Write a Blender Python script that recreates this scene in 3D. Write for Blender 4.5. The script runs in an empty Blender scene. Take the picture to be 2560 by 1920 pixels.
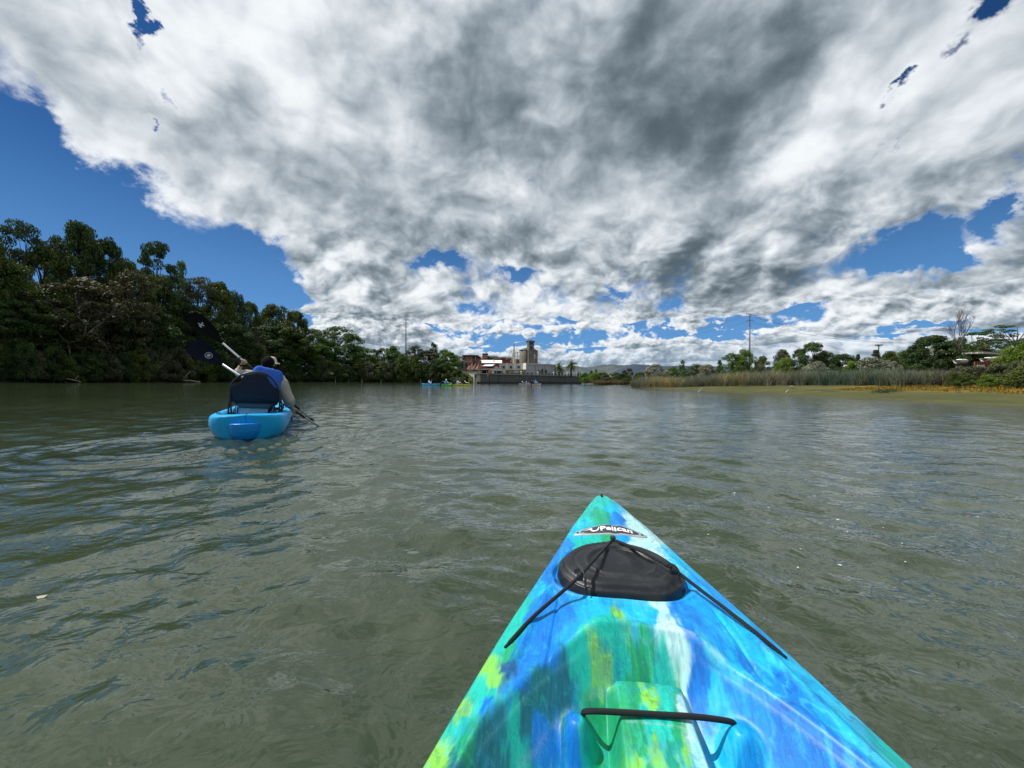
import bpy, bmesh, math, random
import numpy as np
from mathutils import Vector, Matrix, noise as mnoise
rng = np.random.default_rng(7)
random.seed(7)
S = bpy.context.scene
COL = S.collection
PI = math.pi

# ---------------------------------------------------------------- camera
FPX = 961.7                                     # focal length in pixels of the 2560 px wide photograph
CAM = np.array([0.0, 0.0, 0.75])
cam_data = bpy.data.cameras.new('camera')
cam_data.sensor_width = 36.0
cam_data.lens = 36.0 * FPX / 2560.0
cam_data.clip_start = 0.05
cam_data.clip_end = 20000
cam = bpy.data.objects.new('camera', cam_data)
cam.rotation_mode = 'XYZ'
_cm = Matrix.Rotation(math.radians(90 - .417), 4, 'X') @ Matrix.Rotation(math.radians(.4), 4, 'Z')
cam.matrix_world = Matrix.Translation(CAM) @ _cm
COL.objects.link(cam)
S.camera = cam
CR = np.array([[_cm[i][j] for j in range(3)] for i in range(3)])

def ray(px, py):
    return CR @ np.array([(px - 1280) / FPX, (960 - py) / FPX, -1.0])
def at(px, py, Y):
    d = ray(px, py)
    return CAM + d * (Y / d[1])
def atz(px, py, z):
    d = ray(px, py)
    return CAM + d * ((z - CAM[2]) / d[2])

# ---------------------------------------------------------------- light
SUN_EL, SUN_AZ = math.radians(60), math.radians(-84)     # azimuth from +Y towards +X
SUN = Vector((math.sin(SUN_AZ) * math.cos(SUN_EL), math.cos(SUN_AZ) * math.cos(SUN_EL), math.sin(SUN_EL)))
sd = bpy.data.lights.new('sun', 'SUN')
sd.energy = 4.8
sd.angle = math.radians(.53)
sd.color = (1.0, .955, .88)
so = bpy.data.objects.new('sun', sd)
so.rotation_euler = SUN.to_track_quat('Z', 'Y').to_euler()
COL.objects.link(so)

S.view_settings.view_transform = 'Standard'
S.view_settings.look = 'None'
S.view_settings.exposure = 0
S.view_settings.gamma = 1
S.view_settings.use_curve_mapping = False
S.cycles.max_bounces = 8
S.cycles.diffuse_bounces = 3
S.cycles.glossy_bounces = 4
S.cycles.transmission_bounces = 4
S.cycles.transparent_max_bounces = 8
S.cycles.caustics_reflective = False
S.cycles.caustics_refractive = False
S.cycles.use_denoising = True
S.cycles.sample_clamp_indirect = 4

# ---------------------------------------------------------------- node expressions
class X:
    """a socket that can be added, multiplied ... so that shader maths reads as maths"""
    def __init__(s, tree, sock): s.t, s.s = tree, sock
    def _m(s, op, *a, clamp=False):
        n = s.t.nodes.new('ShaderNodeMath'); n.operation = op; n.use_clamp = clamp
        for i, v in enumerate((s,) + a):
            if isinstance(v, X): s.t.links.new(v.s, n.inputs[i])
            else: n.inputs[i].default_value = v
        return X(s.t, n.outputs[0])
    def __add__(s, o): return s._m('ADD', o)
    __radd__ = __add__
    def __mul__(s, o): return s._m('MULTIPLY', o)
    __rmul__ = __mul__
    def __sub__(s, o): return s._m('SUBTRACT', o)
    def __rsub__(s, o): return (s * -1.0) + o
    def __truediv__(s, o): return s._m('DIVIDE', o)
    def mad(s, a, b): return s._m('MULTIPLY_ADD', a, b)
    def pow(s, p): return s._m('POWER', p)
    def max(s, p): return s._m('MAXIMUM', p)
    def min(s, p): return s._m('MINIMUM', p)
    def abs(s): return s._m('ABSOLUTE')
    def clamp(s): return s._m('ADD', 0.0, clamp=True)
    def sstep(s, a, b, lo=0.0, hi=1.0):
        n = s.t.nodes.new('ShaderNodeMapRange'); n.interpolation_type = 'SMOOTHSTEP'
        s.t.links.new(s.s, n.inputs[0])
        for i, v in enumerate((a, b, lo, hi)): n.inputs[1 + i].default_value = v
        return X(s.t, n.outputs[0])

class T:
    """helpers on one node tree"""
    def __init__(s, tree): s.t = tree
    def new(s, kind, **kw):
        n = s.t.nodes.new('ShaderNode' + kind)
        for k, v in kw.items(): setattr(n, k, v)
        return n
    def link(s, a, b): s.t.links.new(a.s if isinstance(a, X) else a, b)
    def x(s, sock): return X(s.t, sock)
    def vec(s, x, y, z=0.0):
        n = s.new('CombineXYZ')
        for i, v in enumerate((x, y, z)):
            if isinstance(v, X): s.link(v, n.inputs[i])
            else: n.inputs[i].default_value = v
        return n.outputs[0]
    def vm(s, op, a, b, c=None):
        n = s.new('VectorMath', operation=op)
        for i, v in enumerate((a, b, c)):
            if v is None: continue
            if isinstance(v, (tuple, list)): n.inputs[i].default_value = v
            elif isinstance(v, (int, float)): n.inputs[3].default_value = v
            else: s.link(v, n.inputs[i])
        return n.outputs[0]
    def dot(s, a, b):
        n = s.new('VectorMath', operation='DOT_PRODUCT')
        s.link(a, n.inputs[0])
        if isinstance(b, tuple): n.inputs[1].default_value = b
        else: s.link(b, n.inputs[1])
        return s.x(n.outputs['Value'])
    def noise(s, vec, scale, detail=4, rough=.5, dist=0.0, lac=2.0, out='Fac', dims='3D'):
        n = s.new('TexNoise', noise_dimensions=dims)
        if vec is not None: s.link(vec, n.inputs['Vector'])
        n.inputs['Scale'].default_value = scale
        n.inputs['Detail'].default_value = detail
        n.inputs['Roughness'].default_value = rough
        n.inputs['Lacunarity'].default_value = lac
        n.inputs['Distortion'].default_value = dist
        return s.x(n.outputs['Fac']) if out == 'Fac' else n.outputs['Color']
    def mix(s, f, a, b, blend='MIX'):
        n = s.new('Mix', data_type='RGBA', blend_type=blend)
        if isinstance(f, X): s.link(f, n.inputs[0])
        else: n.inputs[0].default_value = f
        for i, v in ((6, a), (7, b)):
            if isinstance(v, tuple): n.inputs[i].default_value = v if len(v) == 4 else v + (1,)
            else: s.link(v, n.inputs[i])
        return n.outputs[2]
    def ramp(s, f, pts, interp='LINEAR'):
        n = s.new('ValToRGB'); s.link(f, n.inputs[0]); r = n.color_ramp; r.interpolation = interp
        while len(r.elements) < len(pts): r.elements.new(.5)
        for e, (p, c) in zip(r.elements, pts):
            e.position = p; e.color = tuple(c) + (1,) if len(c) == 3 else c
        return n.outputs[0]

# ---------------------------------------------------------------- sky: Nishita blue behind procedural cumulus
def build_world():
    w = bpy.data.worlds.new('World'); S.world = w
    w.use_nodes = True
    nt = w.node_tree; nt.nodes.clear(); t = T(nt)
    out = t.new('OutputWorld'); bg = t.new('Background')
    bg.inputs['Strength'].default_value = .1
    t.link(bg.outputs[0], out.inputs[0])
    sky = t.new('TexSky', sky_type='NISHITA')
    sky.sun_disc = False
    sky.sun_elevation = SUN_EL; sky.sun_rotation = SUN_AZ
    sky.altitude = 10; sky.air_density = 1.0; sky.dust_density = .25; sky.ozone_density = 3.0
    skc = t.mix(1.0, sky.outputs[0], SKY_TINT, 'MULTIPLY')
    # air light low over the horizon
    tc = t.new('TexCoord'); dirv = tc.outputs['Generated']
    sep = t.new('SeparateXYZ'); t.link(dirv, sep.inputs[0])
    x, y, z = (t.x(o) for o in sep.outputs)
    az = x._m('ARCTAN2', y)
    el = z.min(1).max(-1)._m('ARCSINE')
    zz = z.max(0.0) + .13
    P = t.vec(x / zz, y / zz, z * 1.4)
    nb = t.noise(P, .62, 2, .5)
    # heaped cumulus: 3-D noise on the direction, coarse overhead and finer towards the horizon
    Dv = t.vm('MULTIPLY', dirv, (1.0, 1.0, 1.30))
    Dp = t.vm('ADD', t.vm('SCALE', Dv, None, .90), t.vm('SCALE', P, None, .05))
    wc = t.noise(Dp, 3.0, 4, .55, out='Color')
    Dw = t.vm('ADD', Dp, t.vm('SCALE', t.vm('SUBTRACT', wc, (.5, .5, .5)), None, .16))
    mid = el.sstep(.18, .52, 1.0, 0.0)
    def bill(v, sc, det=2.0):
        nv = t.new('TexVoronoi', voronoi_dimensions='3D', feature='F1')
        t.link(v, nv.inputs['Vector'])
        nv.inputs['Scale'].default_value = sc; nv.inputs['Detail'].default_value = det
        nv.inputs['Roughness'].default_value = .55; nv.normalize = True
        return t.x(nv.outputs['Distance'])
    def heap(v, ds, db):
        na = t.noise(v, 3.4, ds, .54); nc = t.noise(v, 9.0, ds, .55)
        ba = bill(v, 6.0, db); bb = bill(v, 17.0, db)
        fa = na - ba * .30 + .11; fb = nc - bb * .34 + .13
        return fa + (fb - fa) * mid, ba + (bb - ba) * mid
    sx, sy, sz = SUN
    nu, lump = heap(Dw, 8, 2.0)
    nus = heap(t.vm('ADD', Dw, (sx * .044, sy * .044 + .004, sz * .052)), 4, 1.0)[0]
    nuf = heap(t.vm('ADD', Dw, (sx * .012, sy * .012, sz * .016)), 6, 1.0)[0]
    # rows of small cumulus low over the horizon: flat grey bases, bright heads, blue between the rows
    rw = t.noise(t.vec(az * 3.2, el * 5.0, 1.7), 1.0, 3, .5)
    r = (el.max(.0) + .024)._m('LOGARITHM', 2.71828) * 2.0 + 9.5 + (rw - .5) * 2.0
    row = r._m('FLOOR'); fr = r - row
    Cw = t.vm('MULTIPLY', Dw, (1.0, 1.0, 1.25))
    c1 = t.noise(Cw, 17.0, 6, .55)
    c2 = t.noise(t.vm('ADD', Cw, (-.006, .0, .013)), 17.0, 4, .5)
    d1 = bill(Cw, 34.0)
    d2 = bill(t.vm('ADD', Cw, (-.004, .0, .009)), 34.0)
    low = el.sstep(.13, .22, 1.0, 0.0)
    m1 = t.noise(Dw, 2.6, 4, .5)
    nl = c1 - d1 * .34 + .13 - fr * .24 + .12
    nls = c2 - d2 * .32 + .12 - fr * .24 + .12
    n = nu + (nl - nu) * low
    ns = nus + (nls - nus) * low
    nf = nuf + (nls - nuf) * low
    # where the photograph's clouds and gaps lie, as soft lobes in azimuth and elevation, torn by the noise
    wv = t.vec(az + (t.x(nt.nodes.new('ShaderNodeValue').outputs[0]) * 0.0), el, 1.0)
    warp = t.noise(Dp, 7.0, 6, .62, out='Color')
    wsub = t.vm('SUBTRACT', warp, (.5, .5, .5))
    wsm = t.vm('MULTIPLY', wsub, (.24, .20, 0.0))
    q = t.vm('ADD', t.vec(az, el, 1.0), wsm)
    def ae(px, py):
        d = ray(px, py); d = d / np.linalg.norm(d)
        return np.array([math.atan2(d[0], d[1]), math.asin(d[2])])
    def lobe(acc, px, py, sx, sy, rot, amp, soft=True):
        r = math.radians(rot); c = ae(px, py)
        u = ae(px + 4 * math.cos(r), py + 4 * math.sin(r)) - c
        v = ae(px - 4 * math.sin(r), py + 4 * math.cos(r)) - c
        M = np.linalg.inv(np.array([u / 4 * sx, v / 4 * sy]).T)
        k = -M @ c
        a = t.dot(q, (float(M[0, 0]), float(M[0, 1]), float(k[0])))
        b = t.dot(q, (float(M[1, 0]), float(M[1, 1]), float(k[1])))
        r2 = b.mad(b, a * a)
        g = X(nt, nt.nodes.new('ShaderNodeMath').outputs[0])
        m = g.s.node; m.operation = 'POWER'; m.inputs[0].default_value = .3679
        nt.links.new(r2.s, m.inputs[1])
        return g.mad(amp, acc)
    cov = (nb - .5) * .5 + .30
    for L in COVER: cov = lobe(cov, *L)
    shd = (nb - .5) * .4 + .34
    for L in SHADE: shd = lobe(shd, *L)
    Tk = (n - .5) * 1.75 + cov
    alpha = ((Tk + .06) / (.50 - low * .24)).sstep(0.0, 1.0)
    thick = Tk.sstep(.10, .85)
    base = fr.sstep(.0, .45, 1.0, 0.0) * low
    lum = thick * -.05 + .865 - shd * .44 + (n - ns) * 1.25 + (n - nf) * .70 - (m1 - .5) * .36 - (lump - .42) * (.42 - low * .42) - base * .16 * thick + low * .05
    edge = Tk.sstep(.0, .34, 1.0, 0.0)
    lum = lum + edge * .22 * (1.0 - shd * .7)
    lum = lum.sstep(.22, 1.08, .40, .985)
    g = lum.pow(2.2)
    tint = t.ramp(lum, [(.3, (.66, .97, 1.17)), (.6, (.81, .98, 1.13)), (.8, (.91, 1.0, 1.08)), (1, (.97, 1.0, 1.02))])
    cc = t.vm('SCALE', tint, None, 1.0); cc.node.inputs[3].default_value = 1.0
    t.link(g, cc.node.inputs[3])
    hz = el.sstep(.0, .14, .45, 0.0)
    cc = t.mix(hz, cc, (.46, .62, .82))
    cc = t.vm('SCALE', cc, None, CLOUD_GAIN)
    skc = t.mix(el.sstep(-.02, .48, .85, 0.0), skc, (1.5, 3.8, 7.6))
    a2 = alpha * el.sstep(-.02, .01)
    t.link(t.mix(a2, skc, cc), bg.inputs['Color'])
    w.cycles.sampling_method = 'MANUAL'; w.cycles.sample_map_resolution = 512
SKY_TINT = (.15, .36, .61)
CLOUD_GAIN = 10.0
# px, py, half-axes in px, tilt, amount
COVER = [
 (1500, 300, 1500, 300, 0, .18), (120, 620, 330, 210, 33, -1.15), (420, 800, 380, 190, 36, -1.2), (650, 800, 110, 70, 30, -.5), (0, 420, 160, 150, 20, -.9),
 (690, 700, 190, 60, 38, -.8),
 (345, 60, 24, 60, -10, -1.05), (455, 270, 24, 44, -25, -.9), (372, 312, 16, 24, 0, -.8),
 (300, 400, 130, 80, 30, .55), (560, 330, 300, 160, 35, .5), (150, 150, 260, 110, 35, .45), (700, 520, 260, 90, 20, .4),
 (2290, 600, 125, 62, -18, -1.35), (2510, 510, 80, 40, -30, -1.0), (2400, 600, 60, 40, -20, .35), (2330, 660, 70, 30, 0, -.15),
 (2465, 15, 60, 36, -40, -.85), (2270, 236, 40, 16, -20, -.8), (2245, 340, 50, 12, -30, -.6), (2400, 120, 50, 20, -30, -.5),
 (1070, 652, 80, 22, 10, -.75), (1285, 692, 44, 22, 10, -.7), (1335, 465, 34, 26, 0, -.6),
 (830, 700, 120, 60, 20, .5), (880, 820, 150, 38, 4, 1.0), (780, 845, 60, 40, 0, .6), (940, 610, 160, 50, 15, .35),
 (1330, 855, 190, 30, 0, -.8), (1000, 815, 80, 18, 0, -.5), (1790, 835, 150, 18, -4, -.75), (1560, 745, 60, 16, 0, -.6),
 (2010, 770, 70, 22, 0, -.75), (2290, 822, 140, 22, 2, -.95), (1180, 760, 90, 20, 8, -.5), (1690, 765, 40, 20, 0, -.4),
 (1600, 400, 700, 260, 0, .45), (1000, 760, 200, 40, 3, .35), (2200, 750, 260, 50, -5, .35), (1500, 910, 700, 40, 0, .3), (1150, 900, 240, 25, 0, .25),
]
SHADE = [
 (1860, 210, 230, 150, -20, .50), (1780, 400, 180, 120, 40, .42), (1880, 690, 320, 60, -3, .60), (1650, 690, 160, 60, 10, .25),
 (1350, 130, 260, 150, 10, .34), (1280, 330, 200, 120, 30, .24), (1330, 560, 180, 60, 12, .25), (2050, 560, 160, 90, 0, .22), (2330, 470, 160, 90, -20, .22),
 (1150, 590, 240, 30, 14, .28), (820, 480, 200, 60, 30, .18), (1560, 300, 160, 120, 0, .2), (1560, 30, 300, 60, 0, .15),
 (430, 160, 200, 170, 0, -.34), (250, 330, 160, 100, 35, -.2), (330, 430, 100, 60, 20, -.35), (700, 200, 200, 150, 30, -.2), (640, 620, 160, 30, 25, -.1),
 (1960, 430, 150, 55, -20, -.5), (1480, 520, 150, 80, -10, -.38), (1260, 460, 60, 60, 0, -.35), (2150, 200, 200, 160, -30, -.16), (2400, 330, 160, 70, -35, -.22),
 (1080, 740, 190, 30, 5, -.3), (1650, 840, 240, 24, 0, -.25), (2130, 740, 170, 22, -5, -.3), (1500, 800, 150, 20, 0, -.25), (2480, 640, 120, 50, -10, -.15),
 (2080, 830, 120, 30, 0, -.25), (860, 790, 120, 40, -20, -.35), (40, 120, 130, 100, 0, -.15),
]
build_world()

# ---------------------------------------------------------------- mesh and material helpers
def mesh_np(name, V, F, smooth=True):
    """mesh from arrays; F is (n,3) or (n,4), or a list of such arrays"""
    me = bpy.data.meshes.new(name)
    V = np.ascontiguousarray(V, dtype=np.float32)
    Fs = F if isinstance(F, list) else [F]
    Fs = [np.asarray(f, dtype=np.int32) for f in Fs if len(f)]
    me.vertices.add(len(V)); me.vertices.foreach_set('co', V.ravel())
    loops = np.concatenate([f.ravel() for f in Fs])
    tot = np.concatenate([np.full(len(f), f.shape[1], np.int32) for f in Fs])
    st = np.concatenate([[0], np.cumsum(tot)[:-1]]).astype(np.int32)
    me.loops.add(len(loops)); me.loops.foreach_set('vertex_index', loops)
    me.polygons.add(len(tot)); me.polygons.foreach_set('loop_start', st); me.polygons.foreach_set('loop_total', tot)
    me.polygons.foreach_set('use_smooth', np.full(len(tot), bool(smooth)))
    me.update(calc_edges=True); me.validate()
    return me
def grid_faces(nr, nc, wrap=False, off=0):
    r = np.arange(nr - 1)[:, None]; c = np.arange(nc if wrap else nc - 1)[None, :]
    c2 = (c + 1) % nc
    return np.stack([r * nc + c, r * nc + c2, (r + 1) * nc + c2, (r + 1) * nc + c], -1).reshape(-1, 4) + off
def attr(me, name, vals, dom='POINT'):
    vals = np.asarray(vals, dtype=np.float32)
    if vals.ndim == 1:
        a = me.attributes.new(name, 'FLOAT', dom); a.data.foreach_set('value', vals)
    else:
        a = me.attributes.new(name, 'FLOAT_COLOR', dom)
        if vals.shape[1] == 3: vals = np.hstack([vals, np.ones((len(vals), 1), np.float32)])
        a.data.foreach_set('color', vals.ravel())
def put(name, me, mat, parent=None, loc=None):
    o = bpy.data.objects.new(name, me); COL.objects.link(o)
    if mat is not None and me is not None and not me.materials: me.materials.append(mat)
    if parent is not None: o.parent = parent
    if loc is not None: o.location = loc
    return o
def empty(name, loc=(0, 0, 0), rz=0.0):
    o = bpy.data.objects.new(name, None); COL.objects.link(o)
    o.location = loc; o.rotation_euler = (0, 0, rz); o.empty_display_size = .2
    return o
def tag(o, label=None, cat=None, group=None, kind=None):
    if label: o['label'] = label
    if cat: o['category'] = cat
    if group: o['group'] = group
    if kind: o['kind'] = kind
    return o
def copy_tree(o, parent=None, own=None):
    c = o.copy(); COL.objects.link(c)
    if parent is not None: c.parent = parent
    for ch in list(o.children): copy_tree(ch, c)
    return c

class MB:
    """collects simple shapes into one mesh"""
    def __init__(s): s.V = []; s.F3 = []; s.F4 = []; s.n = 0
    def add(s, V, F):
        V = np.asarray(V, float).reshape(-1, 3); F = np.asarray(F, int)
        (s.F3 if F.shape[1] == 3 else s.F4).append(F + s.n); s.V.append(V); s.n += len(V)
    def box(s, lo, hi, M=None):
        (a, b, c), (d, e, f) = lo, hi
        V = np.array([(a, b, c), (d, b, c), (d, e, c), (a, e, c), (a, b, f), (d, b, f), (d, e, f), (a, e, f)], float)
        if M is not None: V = M(V)
        s.add(V, [(0, 3, 2, 1), (4, 5, 6, 7), (0, 1, 5, 4), (1, 2, 6, 5), (2, 3, 7, 6), (3, 0, 4, 7)])
    def tube(s, pts, rad, n=8, cap=True, squash=None):
        P = np.array(pts, float); m = len(P)
        Rr = np.full(m, rad) if np.isscalar(rad) else np.array(rad, float)
        tg = np.gradient(P, axis=0); tg /= np.linalg.norm(tg, axis=1)[:, None] + 1e-12
        up = np.array([0, 0, 1.0]) if abs(tg[0][2]) < .9 else np.array([1.0, 0, 0])
        a = np.cross(tg[0], up); a /= np.linalg.norm(a)
        th = np.arange(n) * 2 * PI / n; V = []
        for i in range(m):
            a = a - tg[i] * (a @ tg[i]); a /= np.linalg.norm(a) + 1e-12
            b = np.cross(tg[i], a)
            V.append(P[i] + Rr[i] * (np.cos(th)[:, None] * a + np.sin(th)[:, None] * b * (squash or 1)))
        V = np.concatenate(V); s.add(V, grid_faces(m, n, wrap=True))
        if cap:
            k = s.n - len(V)
            c0 = s.n; s.V.append(P[[0, -1]]); s.n += 2
            i = np.arange(n); j = (i + 1) % n
            s.F3.append(np.stack([np.full(n, c0), j + k, i + k], 1)); l = k + (m - 1) * n
            s.F3.append(np.stack([np.full(n, c0 + 1), i + l, j + l], 1))
    def ell(s, c, r, n=10, m=7, M=None):
        ph = np.linspace(0, PI, m); th = np.arange(n) * 2 * PI / n
        V = np.stack([np.sin(ph)[:, None] * np.cos(th), np.sin(ph)[:, None] * np.sin(th), np.cos(ph)[:, None] + 0 * th], -1).reshape(-1, 3)
        V = V * np.array(r)
        if M is not None: V = V @ np.array(M).T
        s.add(V + np.array(c), grid_faces(m, n, wrap=True))
    def prism(s, poly, d, axis=1):
        """poly: list of 3-D points (planar); d: extrusion vector"""
        P = np.array(poly, float); n = len(P); d = np.array(d, float)
        V = np.concatenate([P, P + d])
        i = np.arange(n); j = (i + 1) % n
        s.add(V, np.stack([i, j, j + n, i + n], 1))
        k = s.n - 2 * n; c = s.n
        s.V.append(np.array([P.mean(0), P.mean(0) + d])); s.n += 2
        s.F3.append(np.stack([np.full(n, c), j + k, i + k], 1)); s.F3.append(np.stack([np.full(n, c + 1), i + k + n, j + k + n], 1))
    def mesh(s, name, smooth=False):
        F = []
        if s.F3: F.append(np.concatenate(s.F3))
        if s.F4: F.append(np.concatenate(s.F4))
        return mesh_np(name, np.concatenate(s.V), F, smooth)
    def build(s, name, mat, parent=None, smooth=False, bevel=0):
        o = put(name, s.mesh(name, smooth), mat, parent)
        if bevel:
            b = o.modifiers.new('bevel', 'BEVEL'); b.width = bevel; b.segments = 2; b.limit_method = 'ANGLE'
        return o

def material(name):
    m = bpy.data.materials.new(name); m.use_nodes = True
    t = T(m.node_tree); b = m.node_tree.nodes['Principled BSDF']
    return m, t, b
def simple(name, col, rough=.6, var=.12, scale=6.0, bump=.0, bscale=40.0, metal=0.0, spec=None, obj=True, trans=0.0):
    """procedural paint: a colour with grime and grain"""
    m, t, b = material(name)
    tc = t.new('TexCoord'); v = tc.outputs['Object']
    n = t.noise(v, scale, 5, .6); n2 = t.noise(v, scale * 7, 3, .6)
    f = (n * .7 + n2 * .3)
    lo = tuple(c * (1 - var * 1.6) for c in col); hi = tuple(min(1, c * (1 + var * 1.6)) for c in col)
    t.link(t.ramp(f, [(.3, lo), (.7, hi)]), b.inputs['Base Color'])
    b.inputs['Roughness'].default_value = rough
    b.inputs['Metallic'].default_value = metal
    if spec is not None: b.inputs['Specular IOR Level'].default_value = spec
    if trans: b.inputs['Transmission Weight'].default_value = trans
    if bump:
        bn = t.new('Bump'); bn.inputs['Strength'].default_value = bump; bn.inputs['Distance'].default_value = .01
        t.link(t.noise(v, bscale, 4, .6), bn.inputs['Height']); t.link(bn.outputs[0], b.inputs['Normal'])
    return m

# ---------------------------------------------------------------- water
def water_height(x, y):
    """long low ripples; wavelength 0.16 to 1.6 m"""
    g = np.random.default_rng(3)
    h = np.zeros_like(x)
    r = np.hypot(x, y)
    N = 80
    lam = np.exp(g.uniform(math.log(.09), math.log(.85), N))
    main = math.radians(72)
    for i in range(N):
        th = main + g.normal(0, .75)
        k = 2 * PI / lam[i]
        a = .0036 * lam[i] ** 1.0 * g.uniform(.5, 1.0)
        fade = np.clip((lam[i] / (.011 * r + .004) - 2.2) / 3.0, 0, 1)
        wv = (x * math.cos(th) + y * math.sin(th)) * k + g.uniform(0, 6.28)
        # slow phase bending so crests wander and never run as straight lines
        wv = wv + 1.3 * np.sin(x * .9 / lam[i] ** .5 * .6 + i) * np.cos(y * .7 / lam[i] ** .5 * .6 + 2 * i)
        h += a * np.sin(wv) * fade
    calm = .55 + .45 * np.sin(x * .35 + 1.1 * np.sin(y * .21)) * np.sin(y * .27 + 1.3 * np.sin(x * .17))
    h *= .55 + .6 * calm
    # ring spreading from the last paddle stroke and the wake of the tandem kayak
    for (cx, cy, R0, wd, amp, lm) in ((-.35, 5.2, 1.9, .22, .007, .30), (-3.9, 4.2, .9, .5, .010, .22), (-2.6, 4.9, .55, .35, .008, .16)):
        d = np.hypot(x - cx, y - cy)
        h += amp * np.exp(-((d - R0) / wd) ** 2) * np.sin((d - R0) * 2 * PI / lm)
    return h

def build_water():
    th = np.concatenate([np.radians(np.linspace(-66, 66, 760)), np.radians(np.linspace(66, 294, 60))[1:-1]])
    fr = np.concatenate([np.geomspace(.30, 30, 640), np.geomspace(30, 9000, 90)[1:]])
    Rg, Tg = np.meshgrid(fr, th, indexing='ij')
    x = Rg * np.sin(Tg); y = Rg * np.cos(Tg)
    h = water_height(x, y) * np.clip((40 - Rg) / 20, 0, 1)
    V = np.stack([x, y, h], -1).reshape(-1, 3)
    F = grid_faces(len(fr), len(th), wrap=True)
    c = len(V); V = np.vstack([V, [[0, 0, 0]]])
    n = len(th); i = np.arange(n)
    F3 = np.stack([np.full(n, c), (i + 1) % n, i], 1)
    me = mesh_np('water', V, [F[:, ::-1], F3[:, ::-1]])
    m, t, b = material('murky_river_water')
    geo = t.new('NewGeometry'); P = geo.outputs['Position']
    n = t.noise(P, .35, 4, .55)
    n3 = t.noise(P, 2.6, 4, .6, dist=1.2)
    mud = t.mix(n.sstep(.35, .68), (.029, .043, .020), (.044, .060, .029))
    mud = t.mix(n3.sstep(.45, .7, 0.0, .35), mud, (.062, .076, .046))
    t.link(mud, b.inputs['Base Color'])
    b.inputs['Roughness'].default_value = .045
    b.inputs['IOR'].default_value = 1.58
    # capillary ripples, stretched across the breeze
    mp = t.vm('MULTIPLY', P, (1.0, 1.25, 1.0))
    r1 = t.noise(mp, 6.5, 3, .55, dist=.5)
    r2 = t.noise(mp, 1.5, 3, .5, dist=.4)
    r3 = t.noise(mp, 16.0, 2, .5, dist=.3)
    patch = t.noise(P, .28, 3, .5).sstep(.38, .62, .35, 1.0)
    hgt = r1 * .020 + r2 * .016 + (r3 * .0034) * patch
    bn = t.new('Bump'); bn.inputs['Strength'].default_value = .62; bn.inputs['Distance'].default_value = 1.0
    t.link(hgt, bn.inputs['Height']); t.link(bn.outputs[0], b.inputs['Normal'])
    o = put('water', me, m); tag(o, 'murky green river water with small ripples', kind='structure')
build_water()

# ---------------------------------------------------------------- numpy value noise
class VN:
    def __init__(s, seed, n=64): s.g = np.random.default_rng(seed).random((n, n)); s.n = n
    def __call__(s, x, y):
        n = s.n; xi = np.floor(x).astype(int); yi = np.floor(y).astype(int); fx = x - xi; fy = y - yi
        fx = fx * fx * (3 - 2 * fx); fy = fy * fy * (3 - 2 * fy)
        a = s.g[xi % n, yi % n]; b = s.g[(xi + 1) % n, yi % n]; c = s.g[xi % n, (yi + 1) % n]; d = s.g[(xi + 1) % n, (yi + 1) % n]
        return (a * (1 - fx) + b * fx) * (1 - fy) + (c * (1 - fx) + d * fx) * fy
    def fbm(s, x, y, o=4, g=.5):
        v = 0; a = 1; t = 0
        for i in range(o):
            v = v + a * s(x * 2 ** i + 17.3 * i, y * 2 ** i + 9.1 * i); t += a; a *= g
        return v / t
def sm(a, b, x):
    t = np.clip((x - a) / (b - a), 0, 1); return t * t * (3 - 2 * t)
def cr(x, xs, ys):
    """smooth curve through points (Catmull-Rom)"""
    xs = np.array(xs, float); ys = np.array(ys, float)
    m = np.gradient(ys, xs); i = np.clip(np.searchsorted(xs, x) - 1, 0, len(xs) - 2)
    h = xs[i + 1] - xs[i]; t = np.clip((x - xs[i]) / h, 0, 1)
    return (2 * t**3 - 3 * t**2 + 1) * ys[i] + (t**3 - 2 * t**2 + t) * h * m[i] + (-2 * t**3 + 3 * t**2) * ys[i + 1] + (t**3 - t**2) * h * m[i + 1]

# ---------------------------------------------------------------- the marbled kayak under the camera
KT = np.array([.334, 1.412]); KA = np.array([-.1310, -.9914]); KL = np.array([.9914, -.1310])   # bow tip, aft and starboard directions
def kE(t): return .330 - .055 * sm(0, 1.15, t)
def k_edge(t):
    return cr(t, [-.016, -.008, 0, .03, .1, .22, .4, .53, .73, .84, 1.0, 1.25, 1.55, 1.9, 2.3, 2.7, 2.95, 3.05],
                 [0, .016, .024, .036, .060, .103, .158, .199, .262, .291, .329, .365, .378, .372, .33, .235, .12, .0])
def k_world(s, t, z):
    return np.stack([KT[0] + KA[0] * t + KL[0] * s, KT[1] + KA[1] * t + KL[1] * s, z], -1)
def k_local(px, py, dz=0.0):
    """pixel of the photograph to (s, t) on the deck"""
    z = .3
    for _ in range(10):
        p = atz(px, py, z); d = p[:2] - KT; z = .5 * z + .5 * (float(k_crown(np.array([d @ KL]), np.array([d @ KA]))[0]) + dz)
    return float(d @ KL), float(d @ KA)
HC = (-.014, .508)                                # hatch centre
def hatch_r(th):
    """hatch outline, th measured from the bow side towards starboard"""
    a = np.array([0, 30, 55, 80, 97, 115, 135, 180, 225, 245, 263, 280, 305, 330, 360.])
    r = np.array([.096, .096, .108, .126, .142, .150, .146, .120, .146, .150, .142, .126, .108, .096, .096])
    return cr(np.degrees(th) % 360, a, r)
def hatch_rho(s, t):
    dx = s - HC[0]; dy = -(t - HC[1])
    return np.hypot(dx, dy) / hatch_r(np.arctan2(dx, dy))
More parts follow.
